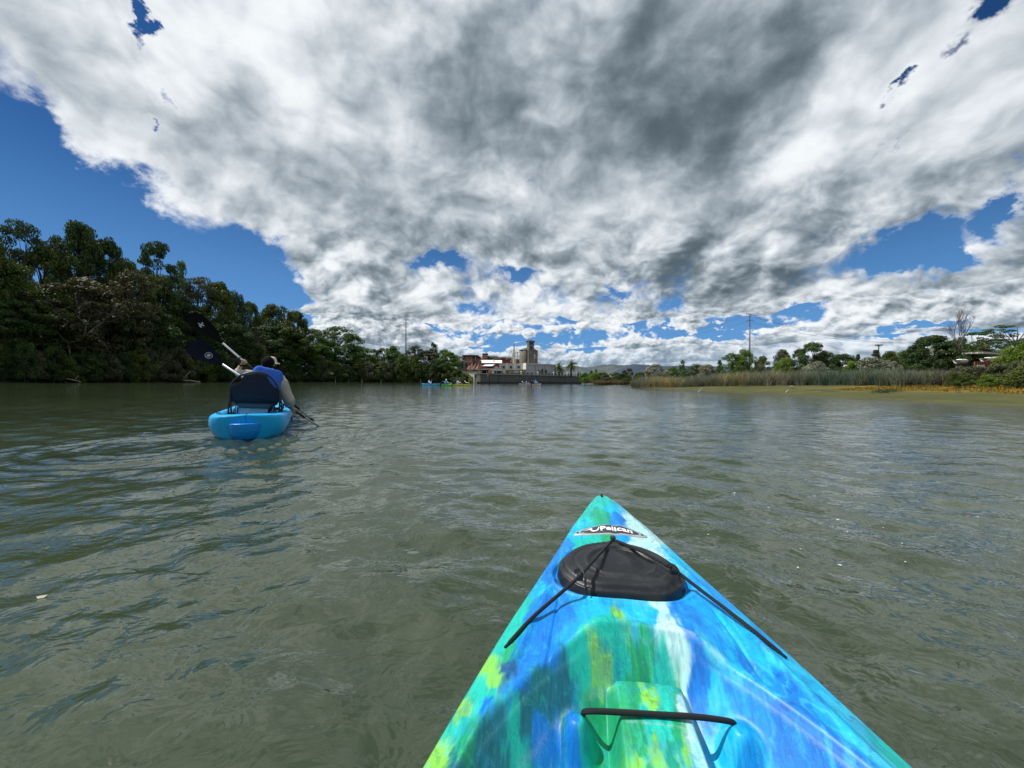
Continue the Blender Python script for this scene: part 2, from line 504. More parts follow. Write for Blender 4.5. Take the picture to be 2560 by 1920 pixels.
def k_crown(s, t):
    w = np.maximum(k_edge(t), 1e-4); a = np.abs(s)
    z = kE(t) + 0 * s
    z = z + .026 * (1 - np.clip(a / w, 0, 1)) * sm(.02, .12, t) * (1 - sm(.30, .46, t)) * (1 - .25 * np.exp(-(a / .01) ** 2))
    z = z + .010 * np.cos(np.clip(a / w, 0, 1) * PI / 2) * sm(.3, .6, t) * (1 - sm(.72, .8, t))
    return z
def k_deck(s, t):
    """height of the deck above the water"""
    w = np.maximum(k_edge(t), 1e-4); a = np.abs(s)
    z = k_crown(s, t)
    bw = .030 + .030 * sm(.1, .8, t)
    z = z - .34 * np.maximum(0, a - (w - bw)) * sm(.05, .2, t) - .004 * np.exp(-((a - (w - bw)) / .008) ** 2) * sm(.4, .7, t) * -1
    z = z - .012 * np.clip((a - (w - .012)) / .012, 0, 1) ** 2.2
    # seat of the hatch
    rho = hatch_rho(s, t)
    z = z - .013 * (1 - sm(1.0, 1.10, rho)) + .003 * np.exp(-((rho - 1.14) / .03) ** 2)
    # swelling either side of the leg room, creased along its outer side
    cre = .150 + .10 * (t - .64)
    z = z - .0035 * np.exp(-((a - cre) / .0035) ** 2) * sm(.62, .66, t) * (1 - sm(.80, .84, t)) 
    z = z + .014 * np.exp(-((a - .085) / .05) ** 2) * sm(.62, .72, t) * (1 - sm(.74, .80, t))
    # leg room
    d1 = (t - (.734 + 3.7 * (s + .01) ** 2)) / np.sqrt(1 + (7.4 * s) ** 2)
    d2 = np.maximum(w * 0 + .285 - .02 * np.cos(t * 3), 0) - a
    d3 = 2.15 - t
    k = .03
    dp = -k * np.log(np.exp(-np.clip(d1, -.6, .6) / k) + np.exp(-np.clip(d2, -.6, .6) / k) + np.exp(-np.clip(d3, -.6, .6) / k))
    f = np.clip(dp / .085, 0, 1); fl = np.clip((dp - .02) / .13, 0, 1)
    z = z + .008 * np.exp(-((dp + .012) / .012) ** 2) - .004 * np.exp(-(dp / .004) ** 2) - .074 * (1 - (1 - f) ** 1.6) - (.012 + .050 * sm(.86, 1.1, t)) * fl * fl * (3 - 2 * fl) - .03 * sm(.95, 1.5, t) * (dp > 0)
    sc = s + .006
    hw = .048 + .006 * sm(.8, 1.0, t)
    hump = (1 - sm(hw, hw + .020, np.abs(sc))) * sm(.786, .80, t) * (1 - sm(1.35, 1.5, t))
    ztop = kE(t) - .024 - .022 * sm(.80, 1.1, t) - 1.2 * sc ** 2
    z = np.where(t > .78, z + (np.maximum(ztop, z) - z) * hump, z)
    z = z - .0022 * np.exp(-((np.hypot(sc * .45, np.maximum(t - .81, 0) * 0 + (t - .783) * 1.0) - .0) / .006) ** 2)
    for bs, bt in ((-.121, .870), (.112, .858)):                 # moulded eyes that take the ends of the foot cord
        k_ = 1 - sm(.006, .036, np.hypot(s - bs, t - bt)); z = z + (np.maximum(kE(t) - .031, z) - z) * k_
    return z

PAL = dict(B=(.000, .18, .64), C=(.001, .43, .78), T=(.003, .46, .37), G=(.008, .34, .13), L=(.20, .58, .07), W=(.44, .70, .68),
           N=(.010, .085, .25), D=(.004, .15, .19), P=(.03, .42, .62), K=(.000, .30, .82))
MARKS = """1480,1262,T 1500,1285,G 1508,1256,T 1530,1275,C 1546,1292,B 1572,1298,W 1600,1338,W 1622,1352,W 1462,1288,T 1440,1325,C 1418,1368,B
1395,1402,B 1460,1362,T 1478,1345,T 1512,1342,G 1556,1347,K 1592,1372,W 1620,1392,W 1650,1412,W 1700,1430,P 1742,1462,K 1800,1500,K 1700,1395,C 1380,1440,B 1342,1470,C
1318,1502,T 1290,1540,T 1330,1540,B 1370,1522,B 1300,1570,T 1262,1600,T 1282,1622,G 1360,1602,B 1400,1562,B 1420,1602,K 1430,1532,B 1452,1532,C 1480,1552,C 1500,1582,T
1520,1520,C 1540,1570,T 1556,1556,L 1580,1540,C 1590,1560,P 1606,1580,G 1622,1530,C 1645,1522,W 1658,1570,W 1682,1605,W 1700,1540,B 1722,1580,B 1762,1542,K 1800,1562,C 1852,1602,C 1782,1622,K
1852,1652,B 1180,1739,T 1246,1692,L 1150,1787,T 1160,1745,L 1090,1872,L 1072,1907,L 1138,1859,D 1160,1820,G 1210,1752,B 1232,1720,T 1270,1678,N 1312,1632,B 1360,1654,B 1300,1720,B 1190,1700,T 1225,1640,L
1360,1702,D 1300,1782,T 1330,1750,D 1240,1841,D 1210,1900,D 1451,1642,T 1505,1642,L 1505,1702,G 1420,1702,D 1372,1782,B 1390,1840,B 1420,1872,C 1480,1842,C 1511,1786,G 1481,1750,T 1450,1760,B
1541,1632,T 1601,1624,G 1661,1632,T 1589,1690,G 1618,1700,L 1661,1702,T 1591,1750,G 1625,1760,T 1668,1760,T 1601,1822,G 1640,1822,L 1631,1883,G 1610,1860,L 1691,1822,G 1700,1690,G 1719,1660,W 1721,1690,W 1728,1738,W 1690,1760,G
1721,1835,L 1742,1895,L 1775,1850,W 1793,1895,W 1770,1880,P 1744,1690,B 1757,1666,B 1781,1692,C 1811,1752,C 1872,1738,K 1938,1762,B 1841,1662,C 1745,1620,B 1780,1640,P 1902,1704,K 1962,1704,B 1992,1823,B
1962,1895,K 1872,1871,B 1830,1811,C 2082,1787,K 2112,1811,C 2203,1895,P 2250,1883,T 2142,1901,B 2022,1702,C 1902,1602,B 2060,1740,C 2160,1820,P 1930,1640,C 1870,1570,C"""
def marble(s, t):
    pts = []
    for m in MARKS.split():
        a, b, c = m.split(','); a, b = k_local(float(a), float(b)); pts.append((a, b, PAL[c]))
    g = np.random.default_rng(5)
    for i in range(150):                               # the rest of the boat
        tt = g.uniform(1.05, 3.1); pts.append((g.uniform(-.4, .4), tt, PAL[g.choice(list('BCTGLWKPND'))]))
    A = np.array([(p[0], p[1]) for p in pts]); Cc = np.array([p[2] for p in pts])
    n1, n2 = VN(1), VN(2)
    ws = s + .026 * (n1.fbm(s * 26, t * 9, 4) - .5) + .022 * (n2.fbm(s * 60, t * 34, 4, .6) - .5) + .014 * (n1.fbm(s * 120 + 6 * n2(s * 20, t * 6), t * 9, 4, .6) - .5)
    wt = t + .040 * (n1.fbm(s * 60 + 31, t * 34, 4, .6) - .5) + .07 * (n2.fbm(s * 22, t * 9, 4) - .5) + .03 * (n2.fbm(s * 140, t * 14, 3, .6) - .5)
    out = np.zeros(s.shape + (3,)); flat_s = ws.ravel(); flat_t = wt.ravel(); res = np.zeros((len(flat_s), 3))
    for i in range(0, len(flat_s), 40000):
        ds = (flat_s[i:i + 40000, None] - A[None, :, 0]) * 2.0; dt = flat_t[i:i + 40000, None] - A[None, :, 1]
        wgt = 1.0 / (ds * ds + dt * dt + 3e-5) ** 3.2
        res[i:i + 40000] = (wgt @ Cc) / wgt.sum(1)[:, None]
    res = res.reshape(out.shape)
    # the drawn-out veins of one pigment in the other
    ph = 46 * n2.fbm(ws * 11 + 3, wt * 4.5 + 8, 3, .5); ln = np.sin(ph + 5 * n1.fbm(s * 70, t * 30, 3))
    amt = sm(.42, .60, n1.fbm(s * 8 + 90, t * 5 + 4, 3))
    hi = (sm(.70, .98, ln) * .42 * amt)[..., None]; dk = (sm(.72, .99, -ln) * .50 * (.35 + .65 * amt))[..., None]
    res = res * (1 - hi) + np.array([.06, .58, .62]) * hi
    return res * (1 - dk) + res * np.array([.35, .42, .60]) * dk

def kayak_plastic():
    m, t, b = material('marbled_kayak_plastic')
    a = t.new('Attribute', attribute_name='marble')
    sc = t.new('Attribute', attribute_name='scuff')
    tc = t.new('TexCoord'); v = tc.outputs['UV']
    st = t.vm('MULTIPLY', v, (110.0, 11.0, 1.0))
    f1 = t.noise(st, 1.0, 6, .62, dist=1.0)
    f2 = t.noise(t.vm('MULTIPLY', v, (420.0, 40.0, 1.0)), 1.0, 3, .6, dist=.6)
    wv = t.noise(t.vm('MULTIPLY', v, (46.0, 150.0, 1.0)), 1.0, 3, .55, dist=2.2)
    wmask = t.noise(v, 9.0, 2, .5).sstep(.50, .60)
    c = a.outputs['Color']
    lift = f1.sstep(.35, .75)
    c = t.mix(lift * .24, c, t.mix(1.0, c, (1.0, 1.35, 1.25), 'MULTIPLY'))
    c = t.mix(f1.sstep(.55, .35, 0.0, .34) , c, t.mix(1.0, c, (.75, .62, .80), 'MULTIPLY'))
    c = t.mix(f2.sstep(.56, .72, 0.0, .24), c, (.09, .46, .50))
    c = t.mix(f2.sstep(.44, .30, 0.0, .30), c, t.mix(1.0, c, (.5, .5, .62), 'MULTIPLY'))
    c = t.mix((wv.sstep(.52, .66) * wmask) * .36, c, t.mix(1.0, c, (2.4, 1.7, 1.25), 'MULTIPLY'))
    iso = t.noise(v, 62.0, 5, .66, dist=1.4); iso2 = t.noise(v, 17.0, 4, .6, dist=1.0)
    c = t.mix(iso.sstep(.54, .70, 0.0, .42), c, t.mix(.55, c, (.02, .60, .48)))
    c = t.mix(iso.sstep(.46, .30, 0.0, .50), c, t.mix(1.0, c, (.55, .50, .66), 'MULTIPLY'))
    c = t.mix(iso2.sstep(.48, .66, 0.0, .30), c, (.003, .20, .42))
    vor = t.new('TexVoronoi', feature='DISTANCE_TO_EDGE')
    t.link(t.vm('ADD', t.vm('MULTIPLY', v, (30.0, 14.0, 1.0)), t.vm('SCALE', t.noise(v, 30.0, 3, .6, out='Color'), None, 1.4)), vor.inputs['Vector'])
    vein = t.x(vor.outputs['Distance']).sstep(.0, .05, 1.0, 0.0)
    c = t.mix(vein * t.noise(v, 6.0, 2).sstep(.47, .58, 0.0, .38), c, (.02, .07, .20))
    # scratches and chalky scuffs
    s1 = t.noise(t.vm('MULTIPLY', v, (60.0, 900.0, 1.0)), 1.0, 2, .5, dist=.8).sstep(.69, .73)
    s2 = t.noise(t.vm('MULTIPLY', v, (1100.0, 70.0, 1.0)), 1.0, 2, .5, dist=.8).sstep(.71, .75)
    where = t.noise(v, 14.0, 2).sstep(.5, .62)
    grain = t.noise(v, 900.0, 2, .6)
    sf = t.x(sc.outputs['Fac']) * grain.sstep(.38, .62) * t.noise(v, 60.0, 3, .6).sstep(.36, .6)
    c = t.mix(((s1 + s2) * where * .20).clamp(), c, (.52, .62, .62))
    c = t.mix((sf * .62).clamp(), c, (.50, .60, .58))
    t.link(c, b.inputs['Base Color'])
    t.link((f1 * .12 + .40) + sf * .25, b.inputs['Roughness'])
    b.inputs['Specular IOR Level'].default_value = .45
    bn = t.new('Bump'); bn.inputs['Strength'].default_value = .35; bn.inputs['Distance'].default_value = .0008
    t.link(t.noise(v, 160.0, 4, .6), bn.inputs['Height']); t.link(bn.outputs[0], b.inputs['Normal'])
    return m

def build_own_kayak():
    K = empty('kayak', (KT[0] + KA[0] * 1.4, KT[1] + KA[1] * 1.4, 0))
    tag(K, 'blue and green marbled plastic kayak pointing away in the foreground, with black hatch and cords', 'kayak')
    inv = lambda V: V - np.array(K.location)
    tt = np.concatenate([np.linspace(-.016, .03, 26)[:-1], np.linspace(.03, 1.06, 500), np.linspace(1.06, 3.05, 110)[1:]])
    q = np.linspace(-1, 1, 401)
    w = k_edge(tt)[:, None]
    Sg = q[None, :] * w; Tg = np.repeat(tt[:, None], len(q), 1)
    Z = k_deck(Sg, Tg)
    # sides of the hull, from the gunwale down under the water
    side = [(1.004, -.006), (1.006, -.016), (1.003, -.03), (.985, -.07), (.96, -.13), (.93, -.20), (.86, -.28), (.70, -.34), (.35, -.375), (0, -.385)]
    zl, sl = [], []
    for f, dz in side:
        e = np.stack([-w[:, 0] * f, w[:, 0] * f], 1); zz = Z[:, [0, -1]] + dz * np.clip(w / .06, .3, 1) ** .3
        sl.append(e); zl.append(zz)
    Sx = np.hstack([np.stack([e[:, 0] for e in sl[::-1]], 1), Sg, np.stack([e[:, 1] for e in sl], 1)])
    Zx = np.hstack([np.stack([e[:, 0] for e in zl[::-1]], 1), Z, np.stack([e[:, 1] for e in zl], 1)])
    Tx = np.repeat(tt[:, None], Sx.shape[1], 1)
    V = k_world(Sx, Tx, Zx).reshape(-1, 3)
    F = grid_faces(*Sx.shape)
    me = mesh_np('hull', inv(V), F)
    attr(me, 'marble', marble(Sx, Tx).reshape(-1, 3))
    d1 = (Tx - (.734 + 3.7 * (Sx + .01) ** 2)) / np.sqrt(1 + (7.4 * Sx) ** 2)
    scf = np.exp(-((d1 - .006) / .0022) ** 2) * (.16 + .12 * (Sx > .05)) + np.exp(-((d1 - .040) / .0045) ** 2) * (Sx < -.05) * (Sx > -.24) * .45 \
        + np.exp(-((d1 - .052) / .0025) ** 2) * (Sx > .0) * (Sx < .10) * .8 + np.exp(-((d1 + .018 - .10 * (Sx - .03)) / .006) ** 2) * (Sx > .04) * (Sx < .12) * .9 \
        + np.exp(-((Tx - .868) / .002) ** 2) * (np.abs(Sx + .006) < .045) * .9
    attr(me, 'scuff', np.clip(scf, 0, 1.3).ravel())
    uv = me.uv_layers.new(name='UVMap'); li = np.zeros(len(me.loops), np.int32); me.loops.foreach_get('vertex_index', li)
    uvs = np.stack([Sx.ravel(), Tx.ravel()], 1)[li].astype(np.float32); uv.data.foreach_set('uv', uvs.ravel())
    hull = put('hull', me, kayak_plastic(), K)

    rubber = simple('black_hatch_rubber', (.016, .018, .021), .42, .35, 30, .5, 260)
    # hatch cover
    nth, nr = 160, 64
    th = np.arange(nth) * 2 * PI / nth; rho = np.concatenate([np.linspace(0, .93, nr - 14), np.linspace(.94, 1.03, 14)])
    Rm, Tm = np.meshgrid(rho, th, indexing='ij')
    R0 = hatch_r(Tm) * Rm
    s = HC[0] + R0 * np.sin(Tm); t_ = HC[1] - R0 * np.cos(Tm)
    aft = sm(-.2, .9, -np.cos(Tm))
    top = .028 - .010 * Rm ** 2
    prof = np.where(Rm < .86, top, top - .009 * sm(.86, .93, Rm))
    prof = prof - .030 * sm(.955, 1.02, Rm)
    prof = prof - .0016 * np.exp(-((Rm - .72) / .022) ** 2)
    # recessed panel, rounded triangle
    ps, pt = s + .014 - .004, t_ - .515
    pth = np.arctan2(ps, -pt); pr = np.hypot(ps, pt) / (hatch_r(pth) * .52)
    prof = prof - .0045 * (1 - sm(.93, 1.0, pr)) + .0026 * np.exp(-((pr - 1.06) / .05) ** 2)
    # fluted ridges on the port bow quarter
    prof = prof + .0014 * np.sin(Tm * 34) * sm(.74, .80, Rm) * (1 - sm(.84, .87, Rm)) * (np.sin(Tm) < 0) * sm(-.3, .4, np.cos(Tm))
    base = kE(t_) + .004
    V = k_world(s, t_, base + prof).reshape(-1, 3)
    me = mesh_np('hatch_cover', inv(V), grid_faces(len(rho), nth, wrap=True))
    ho = put('hatch_cover', me, None, K)
    m, t, b = material('moulded_black_rubber')
    tc = t.new('TexCoord'); v = tc.outputs['Object']
    dust = t.noise(v, 22.0, 5, .65, dist=.6); fine = t.noise(v, 160.0, 3, .6)
    c = t.mix(dust.sstep(.45, .75, 0.0, .55), (.010, .011, .013), (.050, .053, .058))
    sc1 = t.noise(t.vm('MULTIPLY', v, (40.0, 420.0, 40.0)), 1.0, 2, .5, dist=2.0).sstep(.70, .74)
    c = t.mix(sc1 * .30, c, (.20, .21, .22))
    t.link(c, b.inputs['Base Color']); t.link(dust * .25 + .33, b.inputs['Roughness'])
    bn = t.new('Bump'); bn.inputs['Strength'].default_value = .4; bn.inputs['Distance'].default_value = .001
    t.link(fine, bn.inputs['Height']); t.link(bn.outputs[0], b.inputs['Normal'])
    me.materials.append(m)

    # cords, braided
    mc, t, b = material('black_braided_cord')
    tc = t.new('TexCoord'); v = tc.outputs['Object']
    w1 = t.new('TexWave', wave_type='BANDS', bands_direction='DIAGONAL'); t.link(v, w1.inputs[0]); w1.inputs['Scale'].default_value = 190; w1.inputs['Distortion'].default_value = .6
    t.link(t.ramp(t.x(w1.outputs['Fac']), [(0, (.004, .004, .005)), (1, (.022, .023, .027))]), b.inputs['Base Color'])
    b.inputs['Roughness'].default_value = .75
    bn = t.new('Bump'); bn.inputs['Strength'].default_value = .8; bn.inputs['Distance'].default_value = .002
    t.link(w1.outputs['Fac'], bn.inputs['Height']); t.link(bn.outputs[0], b.inputs['Normal'])
    def hz(s, t): return float(k_deck(np.array([s]), np.array([t]))[0])
    def cord(name, pts, r):
        P = np.array(pts, float); u = np.linspace(0, 1, len(P)); uu = np.linspace(0, 1, 60)
        Q = np.stack([cr(uu, u, P[:, k]) for k in range(3)], 1)
        mb = MB(); rr = np.full(60, r); rr[:2] = r * .8; rr[-2:] = r * .75
        mb.tube(inv(k_world(Q[:, 0], Q[:, 1], Q[:, 2])), rr, 12); return mb.build(name, mc, K, smooth=True)
    zt = kE(.45) + .040
    def pix(px, py, z):
        p = atz(px, py, z)[:2] - KT; return float(p @ KL), float(p @ KA), z
    kn = k_local(1532, 1360); zk = hz(*kn) + .018
    A = pix(1532, 1351, zk)
    A = (kn[0], kn[1], zk)
    cord('deck_cord', [A, pix(1490, 1394, zt), pix(1447, 1442, zt - .006), pix(1400, 1484, kE(.62) + .026), pix(1330, 1545, kE(.7) + .010), (lambda q: (q[0], q[1], hz(q[0], q[1]) + .001))(pix(1262, 1607, kE(.77)))], .0036)
    cord('deck_cord', [A, pix(1600, 1377, zt), pix(1678, 1420, zt - .008), pix(1745, 1470, kE(.58) + .022), pix(1860, 1558, kE(.67) + .014), (lambda q: (q[0], q[1], hz(q[0], q[1]) + .001))(pix(1967, 1636, kE(.74)))], .0036)
    def k_hit(px, py, lift):
        z = .28
        for _ in range(14):
            p = atz(px, py, z)[:2] - KT; z = .5 * z + .5 * (hz(float(p @ KL), float(p @ KA)) + lift)
        return float(p @ KL), float(p @ KA), z
    mid = k_hit(1640, 1786, .004)
    zc = mid[2]
    cord('foot_cord', [k_hit(1457, 1788, -.003), pix(1470, 1778, zc - .006), pix(1560, 1781, zc), pix(1640, 1786, zc), pix(1740, 1792, zc), pix(1822, 1803, zc - .008), k_hit(1839, 1813, -.003)], .0040)
    # knob holding the cord, clips, bow toggle
    mb = MB(); c = np.array(inv(k_world(np.array(kn[0]), np.array(kn[1]), hz(*kn))))
    mb.tube([c + (0, 0, -.004), c + (0, 0, .008), c + (0, 0, .020), c + (0, 0, .026)], [.010, .006, .0065, .004], 14)
    mb.ell(c + (0, 0, .022), (.008, .008, .006))
    mb.build('cord_knob', rubber, K, smooth=True)
    for q in (pix(1450, 1438, zt - .004), pix(1684, 1424, zt - .006)):
        p = np.array(inv(k_world(np.array(q[0]), np.array(q[1]), q[2]))); mb = MB()
        sgn = -1 if q[0] < 0 else 1
        for k in (0, .008):
            mb.tube([p + (-.010, .006 + k, .001), p + (.0, .010 + k, .005), p + (.008, .004 + k, .004), p + (.011, -.006 + k, -.004), p + (.009, -.016 + k, -.02)], .0016, 6)
        mb.box(p + (-.006, -.004, -.010), p + (.006, .006, -.002))
        mb.build('cord_hook', simple('worn_black_metal', (.03, .03, .032), .35, .3, 60, metal=.6) if not bpy.data.materials.get('worn_black_metal') else bpy.data.materials['worn_black_metal'], K, smooth=False)
    tz = hz(0, .0)
    mb = MB(); P3 = inv(k_world(np.array([.0, .0, .0, .0]) - .002, np.array([.014, .002, -.012, -.018]), np.array([tz + .004, tz + .004, tz - .002, tz - .03])))
    mb.tube(P3, .0042, 8); mb.build('toggle_cord', mc, K, smooth=True)

    # maker's badge, bent over the ridge of the foredeck
    bc = k_local(1524, 1330); a_, b_ = .100, .023
    def drape(u, v, lift):
        s = bc[0] + u; t = bc[1] - v + .0 * u
        z = k_deck(s, t) + lift
        return inv(k_world(s, t, z))
    def bow(u): return .012 * (1 - (u / a_) ** 2)
    def oval(name, A, B, lift, mat, u0=0.0, thick=.0):
        n = 72; th = np.arange(n) * 2 * PI / n; rr = np.linspace(0, 1, 12)
        e = np.abs(np.sin(th)) ** 1.15 * np.sign(np.sin(th))
        U = rr[:, None] * A * np.cos(th) + u0; W = rr[:, None] * B * e + bow(U)
        V = drape(U, W, lift); skirt = drape(U[-1:], W[-1:], -.001)
        V = np.concatenate([V.reshape(-1, 3), skirt.reshape(-1, 3)])
        return put(name, mesh_np(name, V, grid_faces(13, n, wrap=True)), mat, K)
    rim = simple('brushed_badge_rim', (.55, .58, .58), .3, .1, 50, metal=.5)
    dark = simple('dark_badge_field', (.045, .05, .065), .35, .2, 50)
    white = simple('white_badge_print', (.80, .82, .82), .4, .03, 50)
    badge = oval('badge', a_, b_, .0022, rim)
    fld = oval('badge_field', a_ * .79, b_ * .80, .0034, dark); fld.parent = badge
    for sx in (-1, 1):
        mb = MB(); p = drape(np.array([sx * .087]), np.array([bow(.087)]), .003)[0]
        mb.ell(p, (.0035, .0035, .002), 10, 5); o = mb.build('rivet', dark, badge, smooth=True)
    cu = bpy.data.curves.new('badge_text', 'FONT'); cu.body = 'Pelican'; cu.size = .036; cu.offset = .0011; cu.resolution_u = 3; cu.space_character = 1.02
    to = bpy.data.objects.new('badge_text', cu); COL.objects.link(to)
    dg = bpy.context.evaluated_depsgraph_get(); tm = bpy.data.meshes.new_from_object(to.evaluated_get(dg)); bpy.data.objects.remove(to)
    bm = bmesh.new(); bm.from_mesh(tm); bmesh.ops.triangulate(bm, faces=bm.faces[:])
    for _ in range(2): bmesh.ops.subdivide_edges(bm, edges=[e for e in bm.edges if e.calc_length() > .004], cuts=1)
    bmesh.ops.triangulate(bm, faces=bm.faces[:])
    co = np.array([v.co[:] for v in bm.verts]); fc = np.array([[v.index for v in f.verts] for f in bm.faces]); bm.free()
    x0, x1 = co[:, 0].min(), co[:, 0].max(); wd = x1 - x0
    U = (co[:, 0] - x0) / wd * .086 - .024; W = (co[:, 1] - .0115) * .80 + bow(U) + .0000
    put('badge_text', mesh_np('badge_text', drape(U, W, .0046), fc), white, badge)
    # the bird beside the word: bill, head, curved neck and a spread wing
    bird = [(-.074, .000), (-.060, .0035), (-.054, .0075), (-.048, .0078), (-.0455, .0045), (-.0475, .000), (-.0455, -.004), (-.040, -.006), (-.034, -.004), (-.031, .002), (-.0285, .009), (-.026, .0105),
            (-.027, .003), (-.030, -.006), (-.037, -.0105), (-.046, -.0105), (-.0505, -.006), (-.0515, -.001), (-.054, .0015), (-.060, .0005)]
    n = len(bird); bp = np.array(bird); ctr = bp.mean(0)
    bm = bmesh.new(); vs = [bm.verts.new((x, y, 0)) for x, y in bird]; bm.faces.new(vs); bmesh.ops.triangulate(bm, faces=bm.faces[:])
    bm.verts.index_update(); fc = np.array([[v.index for v in f.verts] for f in bm.faces]); bm.free()
    put('badge_bird', mesh_np('badge_bird', drape(bp[:, 0], bp[:, 1] + bow(bp[:, 0]), .0048), fc), white, badge)
    return K
build_own_kayak()

# ---------------------------------------------------------------- people and the kayaks on the river
CLOTH = {}
def cloth(name, col, **k):
    if name not in CLOTH: CLOTH[name] = simple(name, col, .9, k.get('var', .12), 14, .5, 70, spec=.1)
    return CLOTH[name]
def skin_mat():
    if 'skin' not in CLOTH:
        m, t, b = material('skin'); v = t.new('TexCoord').outputs['Object']
        t.link(t.ramp(t.noise(v, 30, 4), [(.3, (.48, .25, .17)), (.7, (.60, .35, .25))]), b.inputs['Base Color'])
        b.inputs['Roughness'].default_value = .5; b.inputs['Subsurface Weight'].default_value = .06
        CLOTH['skin'] = m
    return CLOTH['skin']
_tex = None
def remesh(o, vox, smooth=3, folds=0.0):
    r = o.modifiers.new('remesh', 'REMESH'); r.mode = 'VOXEL'; r.voxel_size = vox; r.use_smooth_shade = True
    if smooth:
        s = o.modifiers.new('smooth', 'SMOOTH'); s.iterations = smooth; s.factor = .6
    if folds:
        global _tex
        if _tex is None: _tex = bpy.data.textures.new('folds', 'CLOUDS'); _tex.noise_scale = .11; _tex.noise_depth = 2
        d = o.modifiers.new('folds', 'DISPLACE'); d.texture = _tex; d.strength = folds; d.mid_level = .5; d.texture_coords = 'GLOBAL'
def V3(*a): return np.array(a, float)
def lerp(a, b, t): return a + (b - a) * t

